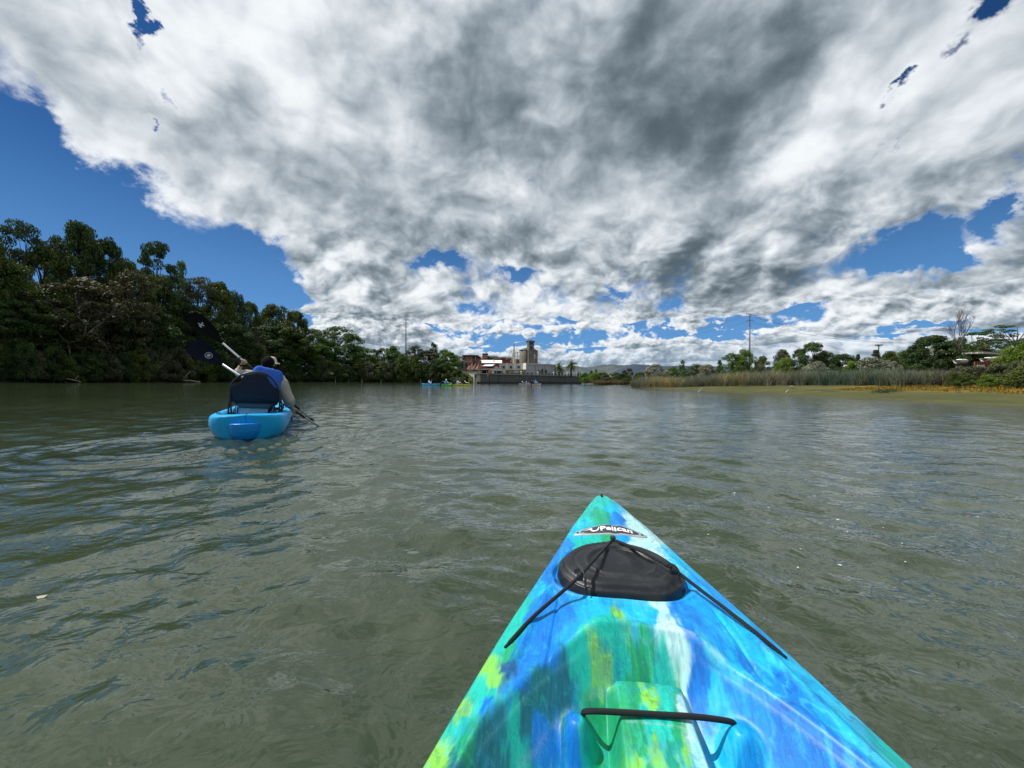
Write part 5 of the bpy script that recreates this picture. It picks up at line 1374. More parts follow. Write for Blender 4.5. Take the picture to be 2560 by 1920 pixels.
# low bushes on the orange bank at the right
for i, (px, ty, Y, w, lf) in enumerate([(2385, 932, 21.5, 34, 'olive'), (2425, 935, 21, 40, 'olive'), (2470, 938, 20, 46, 'lime'), (2440, 918, 22.5, 80, 'brown'), (2500, 912, 22, 90, 'brown'), (2552, 905, 21, 70, 'brown'), (2530, 928, 19.5, 60, 'olive'), (2580, 915, 18.5, 90, 'olive'), (2650, 900, 18, 120, 'brown'), (2400, 918, 24, 60, 'brown')]):
    tree(px, ty, Y, w, 'bush', lf, 'low %s bush on the orange ground cover at the right' % {'olive': 'olive-green', 'lime': 'yellow-green', 'brown': 'brown'}[lf], base=.55, group='low bushes on the right bank', name='bush', cat='bush', low=0)
# beyond the end of the quay
FB = 'green bush on the far bank beyond the quay'
for (px, ty, Y, w, kd, lf, lab) in [
 (1462, 932, 118, 34, 'bush', 'green', FB), (1478, 926, 126, 14, 'tall', 'green', FB), (1490, 922, 130, 12, 'tall', 'green', FB), (1488, 934, 116, 46, 'bush', 'lime', FB), (1506, 932, 118, 44, 'bush', 'olive', FB), (1468, 943, 112, 30, 'bush', 'green', FB),
 (1536, 932, 150, 50, 'bush', 'olive', FB), (1556, 934, 140, 40, 'bush', 'dark', FB), (1574, 919, 150, 26, 'airy', 'tan', 'tan-brown leafless-looking tree on the far bank below the ridge'), (1560, 924, 150, 22, 'airy', 'tan', 'smaller tan-brown tree left of its taller twin on the far bank'),
 (1592, 932, 130, 22, 'bush', 'dark', FB), (1448, 930, 150, 20, 'bush', 'dark', FB), (1524, 944, 110, 50, 'bush', 'brown', FB), (1570, 946, 108, 50, 'bush', 'olive', FB), (1610, 930, 120, 60, 'bush', 'olive', FB)]:
    tree(px, ty, Y, w, kd, lf, lab, base=.6, group='bushes on the far bank' if lab == FB else None, low=0 if kd == 'bush' else .1, name='bush' if kd == 'bush' else 'tree', cat='bush' if kd == 'bush' else 'tree')

ORD = 'first second third fourth fifth sixth seventh eighth ninth tenth eleventh twelfth thirteenth fourteenth fifteenth sixteenth seventeenth eighteenth nineteenth twentieth'.split()
def number_off(group, only, form):
    """neighbours that look alike are told apart by their order from the left"""
    obs = [o for o in COL.objects if o.get('group') == group and (only is None or only in o.get('label', '')) and o.parent is None]
    def col(o): p = np.array(o.location) - CAM; q = CR.T @ p; return 1280 - FPX * q[0] / q[2]
    obs = sorted([o for o in obs if -60 < col(o) < 2620], key=col)
    for i, o in enumerate(obs):
        if i < len(ORD): o['label'] = form % ORD[i]
number_off('trees behind the reeds', None, '%s bushy green tree from the left behind the reeds')
number_off('bushes on the far bank', None, '%s green bush from the left on the far bank beyond the quay')
number_off('trees of the lower left bank', None, '%s green tree from the left in the lower run of the left bank')
number_off(FOREST, 'skyline', '%s evergreen from the left along the skyline of the left wood')
for w_ in ('olive-green', 'yellow-green', 'brown'): number_off('low bushes on the right bank', w_, '%s ' + w_ + ' bush from the left on the orange ground cover')

def palm(px, topy, Y, wpx, label, base):
    g = np.random.default_rng(int(px)); p = at(px, topy, Y); W = wpx / FPX * Y / 2; H = p[2] - base
    o = empty('palm_tree', (p[0], p[1], base)); tag(o, label, 'palm tree')
    mb = MB(); th_ = H - W * .95; mb.tube([(0, 0, 0), (.02, 0, th_ * .5), (0, 0, th_), (0, 0, th_ + .3)], [.38, .30, .32, .42], 10); mb.build('trunk', bark, o, smooth=True)
    mb = MB()
    for i in range(64):
        az = g.uniform(0, 6.28); el = g.uniform(-.75, 1.35); L = W * g.uniform(.9, 1.15)
        pts = []; d = np.array([math.cos(az) * math.cos(el), math.sin(az) * math.cos(el), math.sin(el)]); q = np.array([0, 0, th_ + .25])
        for k in range(7):
            pts.append(q.copy()); q = q + d * L / 6; d = d + np.array([0, 0, -.20]); d /= np.linalg.norm(d)
        mb.tube(pts, np.linspace(.04, .012, 7), 3, cap=False)
        side = np.cross(d, [0, 0, 1.0]); side /= np.linalg.norm(side) + 1e-9
        for k in range(1, 7):
            for sg in (-1, 1):
                for m_ in range(3):
                    a = lerp(pts[k - 1], pts[k], m_ / 3); l = W * .20 * math.sin(PI * (k - 1 + m_ / 3 + 1.2) / 8.2)
                    e = a + side * sg * l + (pts[k] - pts[k - 1]) * .7 + np.array([0, 0, -l * .5]); u = (pts[k] - pts[k - 1]) * .10
                    mb.add([a - u, a + u, e], [(0, 1, 2)])
    me = mb.mesh('fronds'); attr(me, 'tint', g.random(len(me.vertices))); put('fronds', me, LM['olive'], o)
palm(1398, 905, 140, 36, 'shorter bushy palm tree at the right end of the grey warehouse', 2.6)
palm(1428, 899, 136, 34, 'taller palm tree with a visible trunk near the right end of the quay', 2.4)

# reeds and grass
def blades(name, pts, H, lean, wid, cols, mat, label, kind='stuff', seed=1):
    g = np.random.default_rng(seed); n = len(pts); P = np.asarray(pts)
    az = g.uniform(0, 2 * PI, n); d = np.stack([np.cos(az), np.sin(az), 0 * az], 1); s = np.stack([-np.sin(az + g.normal(0, .6, n)), np.cos(az), 0 * az], 1) * (wid * g.uniform(.6, 1.4, n))[:, None]
    L = lean * g.uniform(.1, 1.3, n) + .02; rows = []
    for f in (0, .45, .8, 1.0):
        c = P + d * (L * H * f ** 1.8)[:, None]; c[:, 2] += H * f * (1 - .25 * L * f)
        w = s * (1 - f) ** .6 if f < 1 else s * .04
        rows += [c - w, c + w]
    V = np.stack(rows, 1).reshape(-1, 3); b = (np.arange(n) * 8)[:, None]
    F = np.concatenate([b + np.array([0, 1, 3, 2]), b + np.array([2, 3, 5, 4]), b + np.array([4, 5, 7, 6])])
    me = mesh_np(name, V, F, False); attr(me, 'tone', np.repeat(cols, 8, axis=0)); o = put(name, me, mat); tag(o, label, kind=kind); return o
mreed, t, b = material('reed_blades'); a = t.new('Attribute', attribute_name='tone'); t.link(a.outputs['Color'], b.inputs['Base Color']); b.inputs['Roughness'].default_value = .8; b.inputs['Specular IOR Level'].default_value = .2
tr = t.new('BsdfTranslucent'); t.link(a.outputs['Color'], tr.inputs[0]); mx = t.new('MixShader'); mx.inputs[0].default_value = .25
t.link(b.outputs[0], mx.inputs[1]); t.link(tr.outputs[0], mx.inputs[2]); t.link(mx.outputs[0], mreed.node_tree.nodes['Material Output'].inputs[0])
RL = [(1578, 56), (1600, 50), (1650, 45.5), (1750, 40), (1850, 36), (1950, 33), (2050, 30), (2150, 27), (2250, 24.5), (2350, 23.2), (2450, 22.5), (2560, 21), (2800, 16), (3200, 11)]
def reeds():
    g = np.random.default_rng(5); n = 64000
    px = g.choice(np.linspace(1578, 3000, 4000), n, p=(lambda w: w / w.sum())(np.interp(np.linspace(1578, 3000, 4000), [1578, 2560, 3000], [1.3, 1.0, .3])))
    Y0 = np.interp(px, [a[0] for a in RL], [a[1] for a in RL]); k = WN.fbm(px * .05, px * 0 + 7, 4)
    Y = Y0 + 1.6 * (k - .5) + g.random(n) ** 1.4 * np.interp(px, [1578, 1650, 1800, 2560], [6, 9, 9, 7])
    X_ = (px - 1280) / FPX * Y; d = X_ - 15.7
    z = np.clip(.066 * np.maximum(d, 0), 0, .6) + .12 * sm(9, 16, d) - .05
    z = np.where(Y > 44, z * .5 + .05, z)
    hh = np.interp(px, [1578, 1600, 1650, 1740, 1830, 1900, 2000, 2100, 2300, 2380, 2440, 2510, 2560, 3000], [1.2, 1.7, 1.95, 1.7, 1.85, 1.85, 1.75, 1.55, 1.45, 1.3, 1.0, 1.0, 1.4, 1.7]) * .90
    hh = hh * (.58 + .62 * WN.fbm(px * .03 + 40, Y * .6, 3)) * g.uniform(.60, 1.12, n)
    C = dict(tan=(.36, .30, .13), grey=(.17, .18, .13), straw=(.34, .31, .21), teal=(.12, .175, .12), brown=(.13, .11, .065), green=(.10, .15, .05))
    zones = [(1578, 'grey'), (1610, 'grey'), (1640, 'tan'), (1690, 'tan'), (1715, 'grey'), (1780, 'grey'), (1810, 'tan'), (1845, 'tan'), (1870, 'grey'), (1950, 'straw'), (1990, 'grey'), (2050, 'teal'), (2200, 'teal'), (2300, 'grey'), (2400, 'brown'), (2560, 'brown'), (3000, 'grey')]
    col = np.stack([np.interp(px + g.normal(0, 12, n), [a for a, _ in zones], [C[b_][i] for _, b_ in zones]) for i in range(3)], 1)
    mixn = WN.fbm(px * .08, Y * .8, 4); alt = np.array([C[g_] for g_ in g.choice(['grey', 'straw', 'green', 'brown', 'teal'], n, p=[.35, .15, .2, .15, .15])])
    m_ = np.clip((mixn[:, None] - .42) * 3 + g.normal(0, .2, (n, 1)), 0, .8); col = col * (1 - m_) + alt * m_
    col *= g.uniform(.6, 1.25, (n, 1))
    blades('reeds', np.stack([X_, Y, z], 1), hh, .62, .013, np.clip(col, .01, .8), mreed, 'dense band of tan, grey and green reeds along the top of the mud bank')
    # orange ground cover
    n = 22000; Y = g.uniform(3, 30, n); k = WN.fbm(Y * .4, Y * 0 + 2, 3); d = g.uniform(4.5, 11, n) + 2.0 * (k - .5); X_ = 15.7 + d
    z = np.interp(d, [0, 3, 6, 9, 10, 12], [0, .24, .44, .60, .66, .72])
    keep = (WN.fbm(X_ * .9, Y * .6, 3) > .40) & (Y + 8 * (k - .5) < 25); n = int(keep.sum())
    oc = np.array([(.34, .19, .015), (.27, .20, .03), (.15, .15, .03), (.20, .11, .02)])[g.integers(0, 4, n)] * g.uniform(.6, 1.2, (n, 1))
    blades('orange_ground_cover', np.stack([X_[keep], Y[keep], z[keep] + 0.0], 1), g.uniform(.05, .16, n), .9, .012, oc, mreed, 'low orange and yellow ground cover along the top of the mud bank', seed=8)
    # algae and stubble on the mud
    n = 12000; Y = g.uniform(2, 60, n); d = g.uniform(.2, 8, n); X_ = 15.7 + d; z = .066 * d
    keep = WN.fbm(X_ * .6 + 5, Y * .25, 4) > .47; n = int(keep.sum())
    gc = np.array([(.08, .085, .025), (.10, .095, .035), (.06, .068, .018)])[g.integers(0, 3, n)] * g.uniform(.6, 1.2, (n, 1))
    blades('mud_algae', np.stack([X_[keep], Y[keep], z[keep] - .01], 1), g.uniform(.01, .03, n), 1.2, .02, gc, mreed, 'olive algae and stubble on the wet mud bank', seed=9)
    # the far reed strip
    n = 9000; px = g.uniform(1462, 1640, n); Y = 106 + g.random(n) * 5 + np.interp(px, [1462, 1500], [6, 0]); z = .35 + 0 * Y
    fc = np.array([(.24, .17, .08), (.18, .14, .07), (.15, .14, .06)])[g.integers(0, 3, n)] * g.uniform(.6, 1.2, (n, 1))
    blades('far_reeds', np.stack([(px - 1280) / FPX * Y, Y, z], 1), g.uniform(.5, .95, n), .3, .05, fc, mreed, 'brown strip of reeds along the far bank', seed=10)
    # small grey-green sprigs on the mud
    n = 1500; px = g.normal(2218, 16, n); Y = 21 + g.normal(0, .5, n); X_ = (px - 1280) / FPX * Y; z = .066 * (X_ - 15.7)
    blades('low_marsh_plants', np.stack([X_, Y, z], 1), g.uniform(.05, .16, n), .6, .01, np.array([(.09, .10, .05)]) * g.uniform(.6, 1.2, (n, 1)), mreed, 'grey-green patch of low marsh plants on the mud', seed=12)
reeds()

# ---------------------------------------------------------------- the waterside town
def PX(px, py, Y): return at(px, py, Y)
conc = simple('weathered_concrete', (.105, .105, .10), .9, .28, 1.2, .4, 8); conc_l = simple('pale_and_sun_painted_concrete', (.40, .385, .34), .9, .2, 1.2, .4, 8); conc_d = simple('tide_stained_concrete', (.035, .036, .032), .8, .3, 1.5)  # pale concrete also paints sunlight on the quay end and silo tower
sil_c = simple('silo_concrete', (.165, .15, .12), .9, .22, .6, .3, 5); brick = simple('tan_brick', (.42, .21, .13), .9, .15, 1.0); brick_r = simple('red_brick', (.34, .10, .07), .9, .15, 1.0); brick_d = simple('brown_cladding', (.13, .10, .085), .9, .15, 1.0)
wht = simple('white_roof_sheet', (.80, .80, .78), .5, .04, 1.0); grw = simple('grey_render', (.36, .37, .38), .9, .10, .6); whw = simple('cream_white_wall', (.72, .70, .63), .9, .06, .8)
drk = simple('dark_roofing', (.045, .045, .048), .8, .2, 1.0); tanr = simple('tan_roofing', (.20, .165, .13), .8, .15, 1.0); glass = simple('dark_window_glass', (.02, .024, .03), .15, .2, 2.0); frame = simple('pale_window_frame', (.55, .55, .52), .7)
redm = simple('maroon_corrugated_metal', (.16, .018, .018), .6, .15, 2.0); cream = simple('cream_painted_steel', (.62, .56, .42), .6, .1, 3.0); tansh = simple('tan_boarding', (.34, .25, .15), .9, .15, 2.0); pink = simple('faded_red_timber', (.42, .20, .16), .8, .15, 2.0)
steel = simple('galvanised_steel', (.16, .17, .18), .6, .15, 4.0); wood = simple('weathered_pole_wood', (.085, .070, .060), .9, .2, 3.0); greenr = simple('green_grey_roof', (.10, .13, .115), .7, .15, 1.0); teal = simple('grey_green_wall', (.24, .28, .28), .9, .1, 1.0)
GZ = 2.6                                                    # street level behind the quay
def wall_box(parent_loc, px0, px1, ytop, Y, depth, zb=GZ, ytop1=None):
    a = PX(px0, ytop, Y); b = PX(px1, ytop1 or ytop, Y); z = (a[2] + b[2]) / 2
    return np.array([a[0], Y, zb]) - parent_loc, np.array([b[0], Y + depth, z]) - parent_loc
def building(label, px0, px1, Y, cat='building', name='building'):
    p = PX((px0 + px1) / 2, 930, Y); o = empty(name, (p[0], Y, GZ)); tag(o, label, cat); return o, np.array([p[0], Y, GZ])
def part_box(o, L, name, px0, px1, yt, Y, depth, mat, zb=GZ, yb=None, over=0.0):
    lo, hi = wall_box(L, px0, px1, yt, Y, depth, zb)
    if yb is not None: lo[2] = PX((px0 + px1) / 2, yb, Y)[2] - L[2]
    lo[0] -= over; hi[0] += over; lo[1] -= over
    mb = MB(); mb.box(lo, hi); return mb.build(name, mat, o)
def window(o, L, px0, px1, y0, y1, Y, mull=1, fr=None):
    a = PX(px0, y0, Y) - L; b = PX(px1, y1, Y) - L
    x0, x1, z1, z0 = a[0], b[0], a[2], b[2]; t_ = (x1 - x0) * .10; mb = MB(); y = a[1]
    for lo, hi in (((x0 - t_, z0 - t_), (x1 + t_, z0)), ((x0 - t_, z1), (x1 + t_, z1 + t_)), ((x0 - t_, z0), (x0, z1)), ((x1, z0), (x1 + t_, z1))):
        mb.box((lo[0], y - .10, lo[1]), (hi[0], y + .05, hi[1]))
    for k in range(mull): xm = x0 + (x1 - x0) * (k + 1) / (mull + 1); mb.box((xm - t_ * .35, y - .07, z0), (xm + t_ * .35, y + .04, z1))
    w = mb.build('window', fr or frame, o)
    mb = MB(); mb.box((x0, y - .015, z0), (x1, y + .03, z1)); mb.build('pane', glass, w)
    return w
def roof_gable(o, L, name, px0, px1, ye, yr, Y, depth, mat, over=.4, pxr=None):
    """hip roof: eaves at ye, ridge at yr"""
    a = PX(px0, ye, Y) - L; b = PX(px1, ye, Y) - L; r = PX(((px0 + px1) / 2), yr, Y + depth * .4)[2] - L[2]
    x0, x1, z = a[0] - over, b[0] + over, (a[2] + b[2]) / 2; w = x1 - x0; y0, y1 = a[1] - over, a[1] + depth
    rx0, rx1 = (x0 + w * .22, x1 - w * .22) if pxr is None else (PX(pxr[0], yr, Y)[0] - L[0], PX(pxr[1], yr, Y)[0] - L[0]); ym = (y0 + y1) / 2
    mb = MB(); V = [(x0, y0, z), (x1, y0, z), (x1, y1, z), (x0, y1, z), (rx0, ym, r), (rx1, ym, r), (x0, y0, z - .25), (x1, y0, z - .25), (x1, y1, z - .25), (x0, y1, z - .25)]
    mb.add(V, [(0, 1, 5, 4), (2, 3, 4, 5), (6, 7, 1, 0), (7, 8, 2, 1), (8, 9, 3, 2), (9, 6, 0, 3), (9, 8, 7, 6)]); mb.add(V, [(1, 2, 5), (3, 0, 4)])
    return mb.build(name, mat, o)

def quay():
    A = np.array([PX(1191.6, 950, 112)[0], 112.]); B = np.array([PX(1452, 950, 150)[0], 150.]); Z = 2.72; Cn = np.array([PX(1172, 950, 124)[0], 124.])
    o = empty('quay_wall', (A[0], A[1], 0)); tag(o, 'long grey concrete quay wall with sunlight painted on its left end as paler concrete', 'wall')
    L = np.array([A[0], A[1], 0]); d = (B - A) / np.linalg.norm(B - A); n = np.array([d[1], -d[0]]); W = np.linalg.norm(B - A)
    def pt(s, off, z): q = A + d * s + n * off; return np.array([q[0], q[1], z]) - L
    cuts = [0] + [np.linalg.norm((np.array([PX(p, 950, 112 + 38 * (p - 1191.6) / 260)[0], 112 + 38 * (p - 1191.6) / 260]) - A)) for p in (1240, 1288, 1330, 1368, 1407)] + [W]
    panel = None
    for a, b in zip(cuts[:-1], cuts[1:]):
        mb = MB(); g = .10
        V = [pt(a + g, .0, -.6), pt(b - g, .0, -.6), pt(b - g, -1, -.6), pt(a + g, -1, -.6), pt(a + g, .0, Z), pt(b - g, .0, Z), pt(b - g, -1, Z), pt(a + g, -1, Z)]
        mb.add(V, [(0, 3, 2, 1), (4, 5, 6, 7), (0, 1, 5, 4), (1, 2, 6, 5), (2, 3, 7, 6), (3, 0, 4, 7)]); mb.build('wall_panel', conc, o)
        mb = MB()
        V = [pt(a + g, .05, -.6), pt(b - g, .05, -.6), pt(b - g, -.2, -.6), pt(a + g, -.2, -.6), pt(a + g, .05, .55), pt(b - g, .05, .55), pt(b - g, -.2, .55), pt(a + g, -.2, .55)]
        mb.add(V, [(0, 3, 2, 1), (4, 5, 6, 7), (0, 1, 5, 4), (1, 2, 6, 5), (2, 3, 7, 6), (3, 0, 4, 7)]); mb.build('tide_band', conc_d, o)
    mb = MB(); V = [pt(-.3, .35, Z + .003), pt(W + 1.2, .35, Z + .003), pt(W + 1.2, -3, Z + .003), pt(-.3, -3, Z + .003), pt(-.3, .35, Z + .32), pt(W + 1.2, .35, Z + .32), pt(W + 1.2, -3, Z + .32), pt(-.3, -3, Z + .32)]
    mb.add(V, [(0, 3, 2, 1), (4, 5, 6, 7), (0, 1, 5, 4), (1, 2, 6, 5), (2, 3, 7, 6), (3, 0, 4, 7)]); mb.build('coping', simple('pale_grey_coping', (.26, .26, .25), .9, .15, 1.5), o)
    mb = MB(); e = np.array([Cn[0], Cn[1], 0]) - L
    P = [np.array([0, 0, -.6]), e + (0, 0, 1.6), e + (0, 0, Z + .35), np.array([0, 0, Z + .35])]
    mb.prism(P, (1.0, 1.0, 0)); mb.build('end_wall', conc_l, o)  # paler colour stands in for sunlight on this end
    # fill behind, posts with white caps, railing
    mb = MB(); far = 40.0
    V = [pt(0, -1, Z + .05), pt(W, -1, Z + .05), pt(W, -1, Z + .05) + (3, 34, 0), pt(0, -1, Z + .05) + (1, 70, 0), pt(0, -1, -1), pt(W, -1, -1), pt(W, -1, -1) + (3, 34, 0), pt(0, -1, -1) + (1, 70, 0)]
    mb.add(V, [(3, 2, 1, 0), (0, 1, 5, 4), (1, 2, 6, 5), (2, 3, 7, 6), (3, 0, 4, 7)]); f = mb.build('quay_ground', conc, None); f.location = tuple(L); tag(f, 'paved ground on top of the quay', kind='structure')
    for px in (1294.5, 1336.5, 1377.5, 1415):
        s = np.linalg.norm(np.array([PX(px, 950, 112 + 38 * (px - 1191.6) / 260)[0], 112 + 38 * (px - 1191.6) / 260]) - A)
        b0 = empty('lamp_bollard', tuple(pt(s, -.4, Z + .32) + L)); tag(b0, 'short pale lamp bollard on the quay, ' + {1294.5: 'in front of the tan shed', 1336.5: 'leftmost of three in front of the grey warehouse', 1377.5: 'second of three before the grey warehouse', 1415: 'between the two palm trees'}[px], 'bollard')
        mb = MB(); mb.tube([(0, 0, 0), (0, 0, .75)], .12, 8); mb.build('post', whw, b0); mb = MB(); mb.ell((0, 0, .88), (.30, .30, .16), 8, 6); mb.build('lamp_head', wht, b0)
    r = empty('railing', tuple(pt(0, -.8, Z + .32) + L)); tag(r, 'thin dark railing along the top of the quay', 'railing'); R0 = pt(0, -.8, Z + .32)
    mb = MB()
    for h in (.35, .65, .95): mb.tube([pt(8, -.8, Z + .32 + h) - R0, pt(W, -.8, Z + .32 + h) - R0], .022, 5)
    mb.build('rail', steel, r)
    for s in np.arange(8, W, 2.5):
        mb = MB(); mb.tube([pt(s, -.8, Z + .32) - R0, pt(s, -.8, Z + 1.3) - R0], .03, 5); mb.build('post', steel, r)
    # planting along the promenade
    for i, s in enumerate(np.linspace(14, W - 2, 20)):
        q = pt(s, -3.2, Z) + L; H = gt.uniform(.5, 1.3) if i not in (9, 10, 11) else gt.uniform(1.6, 2.6)
        cm, tm = get_crown('bush', i % 3); b_ = empty('shrub', (q[0], q[1], Z)); tag(b_, 'small dark shrub in the planting along the quay', 'shrub', 'shrubs planted along the quay')
        c = put('foliage', mesh_with(cm, LM['dark'], 'dark'), None, b_); c.scale = (.9, .9, H)
quay()

def town():
    # grey-green block at the left, half hidden by trees
    o, L = building('grey-green building with dark balconies, leftmost of the waterside buildings', 1141, 1160, 190)
    part_box(o, L, 'wall', 1143, 1160, 902, 190, 14, teal); part_box(o, L, 'upper_wall', 1141.5, 1155, 894, 191, 10, whw, yb=901.5)
    roof_gable(o, L, 'roof', 1140, 1157, 893.5, 889.5, 191, 10, drk); part_box(o, L, 'parapet', 1142.5, 1160.5, 900.3, 189.7, .4, whw, yb=901.6)
    for y0 in (905, 911, 917): 
        w = window(o, L, 1152.5, 1158.5, y0, y0 + 3.6, 189.95, 1, drk); part_box(o, L, 'balcony', 1151.5, 1159.8, y0 + 2.6, 189.0, .9, steel, yb=y0 + 4.2)
    for x in (1144.5, 1148): window(o, L, x, x + 2.2, 896, 899, 190.95, 0)
    # brick apartments with a flat overhanging roof
    o, L = building('tan brick apartment block with a dark overhanging flat roof', 1157, 1192, 195)
    part_box(o, L, 'wall', 1158, 1181.5, 890.5, 195, 16, brick); part_box(o, L, 'side_wall', 1181.7, 1192, 891.5, 196, 14, brick_d)
    part_box(o, L, 'roof', 1155.5, 1194.5, 887.4, 193.6, 20, drk, yb=889.8)
    for x in (1164, 1172.6): window(o, L, x, x + 4, 895, 899.4, 194.95, 1)
    window(o, L, 1159, 1161.6, 895, 898.5, 194.95, 0)
    for x in (1164, 1172.6):
        window(o, L, x, x + 4, 906, 912, 194.95, 1); part_box(o, L, 'balcony', x - .6, x + 4.6, 911, 194.2, .8, drk, yb=914)
    part_box(o, L, 'string_course', 1158, 1181.5, 903.5, 194.8, .3, whw, yb=904.4)
    for x in (1183.5, 1187.5): window(o, L, x, x + 2.2, 896, 900, 195.95, 0)
    part_box(o, L, 'corner_post', 1187.9, 1188.9, 890, 193.5, .5, conc_l, yb=903)
    # apartment range behind, with its brown stair tower
    o, L = building('long brown apartment range with a square stair tower and dark roofs', 1194, 1279, 215)
    part_box(o, L, 'wall', 1195, 1280, 898, 215, 14, brick_d)
    for a, b, e, r_, m in ((1194, 1209, 896.5, 890.6, tanr), (1214, 1246, 893.5, 888.6, drk), (1235, 1248, 896.5, 889.8, tanr), (1245, 1281, 895.5, 891.2, drk)): roof_gable(o, L, 'roof', a, b, e, r_, 213.5 if m is tanr else 214, 12, m)
    part_box(o, L, 'stair_tower', 1206, 1218, 885, 212.5, 6, brick); part_box(o, L, 'tower_roof', 1205, 1219, 883.4, 211.8, 7.4, drk, yb=885)
    for x in (1213.5, 1220.5, 1226.5, 1232.5, 1240, 1250, 1257, 1264, 1271): window(o, L, x, x + 2.4, 896.5, 900.3, 214.9 if x > 1219 else 212.4, 1, drk)
    part_box(o, L, 'balcony', 1219, 1236, 899.5, 214, 1, tanr, yb=901)
    # red brick mill with white roofs
    o, L = building('red brick mill building with a long white metal roof', 1192, 1256, 178)
    part_box(o, L, 'wall', 1192.5, 1250, 906.5, 178, 18, brick_r)
    a = PX(1192.5, 906.5, 177.9) - L; b = PX(1204.5, 906.5, 177.9) - L; c = PX(1199, 896.5, 177.9) - L; mb = MB(); mb.prism([a, b, c], (0, 3, 0)); mb.build('gable', brick_r, o)
    a = PX(1202, 900, 182) - L; b = PX(1255, 900.5, 182) - L; c = PX(1255.5, 907.3, 177) - L; d = PX(1204.5, 907.0, 177) - L
    mb = MB(); mb.prism([d, c, b, a], (0, 0, -.2)); mb.build('roof', wht, o)
    mb = MB(); q = PX(1234, 902, 179.5) - L; mb.ell(q, (.55, .55, .45), 8, 6); mb.tube([q - (0, 0, .8), q], .22, 8); mb.build('roof_ventilator', wht, o)
    for x in (1197, 1207, 1214): window(o, L, x, x + 1.8, 904 if x < 1200 else 909.5, 907 if x < 1200 else 912, 177.8, 0)
    part_box(o, L, 'downpipe', 1203.2, 1204, 899, 177.6, .2, whw, yb=925)
    # low hip-roofed pavilion
    o, L = building('low open pavilion with a broad dark hip roof and white fascia', 1200, 1257, 150)
    a = PX(1205, 914.8, 152) - L; b = PX(1230, 914.8, 152) - L; c = PX(1237, 911, 156) - L; d = PX(1214, 911.2, 156) - L; mb = MB(); mb.prism([a, b, c, d], (0, 0, -.15)); mb.build('small_white_roof', wht, o)
    roof_gable(o, L, 'roof', 1201, 1256, 924.6, 914.6, 150, 12, drk, over=.2, pxr=(1226, 1239))
    part_box(o, L, 'fascia', 1226.5, 1256.5, 924.3, 149.6, .2, wht, yb=926.2)
    part_box(o, L, 'back_wall', 1203, 1255, 926.5, 156, .4, drk)
    for x in (1204, 1216, 1228, 1241, 1254): part_box(o, L, 'post', x, x + 1, 925, 150.2, .3, cream)
    # timber truss on the corner of the quay
    o, L = building('faded red timber lattice frame standing on white posts above the quay corner', 1168, 1204, 135, cat='frame', name='timber_frame')
    part_box(o, L, 'beam', 1168, 1204, 922.6, 135, .5, conc_l, yb=924.6)
    for x, yb in ((1171.5, 934), (1196.5, 931.5)): part_box(o, L, 'post', x, x + 1.6, 924.5, 135.1, .5, conc_l, yb=yb + 3)
    for k in range(11):
        x = 1168.5 + k * 2.7; h = 9 + 6 * math.sin(k * .9) ** 2
        for sg in (0, 1):
            a = PX(x, 922.8, 135.2) - L; b = PX(x + (7.5 if k % 3 else 5), 922.8 - h, 137 + sg) - L; mb = MB(); mb.tube([a, b], .10, 4); mb.build('brace', pink if (k + sg) % 4 else cream, o)
    # maroon metal-clad mill behind the warehouse
    o, L = building('maroon corrugated metal mill behind the grey warehouse', 1255, 1303, 172); part_box(o, L, 'wall', 1255, 1303, 898.2, 172, 12, redm); part_box(o, L, 'roof_edge', 1254.5, 1303.5, 897.6, 171.7, 12.6, drk, yb=898.3)
    for k in range(24): part_box(o, L, 'metal_rib', 1256 + k * 1.95, 1256.4 + k * 1.95, 898.6, 171.85, .14, redm)
    # concrete warehouse with pilasters
    o, L = building('pale grey concrete warehouse with framed square windows and pilasters', 1249, 1307, 160); part_box(o, L, 'wall', 1249, 1307, 908.3, 160, 20, simple('pale_grey_render', (.47, .465, .44), .9, .12, .8))
    for x in (1257, 1275.3, 1294.4): window(o, L, x, x + 4.8, 915, 920.6, 159.9, 1, steel)
    for x in (1249, 1266.5, 1285.4, 1303.5): part_box(o, L, 'pilaster', x, x + 2.4, 907.2, 159.4, .6, whw)
    # grey warehouse, sunlight on its left side painted as a brighter wall
    o, L = building('big blank grey warehouse wall, sunlight on its left side painted in as cream', 1307, 1388, 152)
    part_box(o, L, 'wall', 1315.2, 1387, 911.5, 152, 26, grw); part_box(o, L, 'upper_parapet', 1315.2, 1343, 908.6, 151.97, 25.9, grw, yb=911.6)
    a = PX(1307.2, 908.6, 158) - L; b = PX(1315.1, 908.6, 152) - L; mb = MB()
    V = [(a[0], a[1], 0), (b[0], b[1], 0), (b[0], a[1] + 18, 0), (a[0], a[1] + 18, 0), (a[0], a[1], a[2]), (b[0], b[1], a[2]), (b[0], a[1] + 18, a[2]), (a[0], a[1] + 18, a[2])]
    mb.add(V, [(0, 3, 2, 1), (4, 5, 6, 7), (0, 1, 5, 4), (1, 2, 6, 5), (2, 3, 7, 6), (3, 0, 4, 7)]); mb.build('side_wall', whw, o)
    part_box(o, L, 'coping', 1315, 1388, 911.0, 151.6, .6, conc_l, yb=911.7); part_box(o, L, 'corner_trim', 1387, 1389.3, 911.5, 151.8, 20, simple('rust_brown_trim', (.16, .09, .06), .8))
    for x in (1338.2, 1361.4, 1379.5): part_box(o, L, 'downpipe', x, x + .7, 914, 151.85, .14, steel, yb=934)
    for x, y in ((1351.5, 926), (1366, 926.5), (1382.5, 931)): window(o, L, x, x + 1.6, y, y + 8, 151.95, 0, steel)
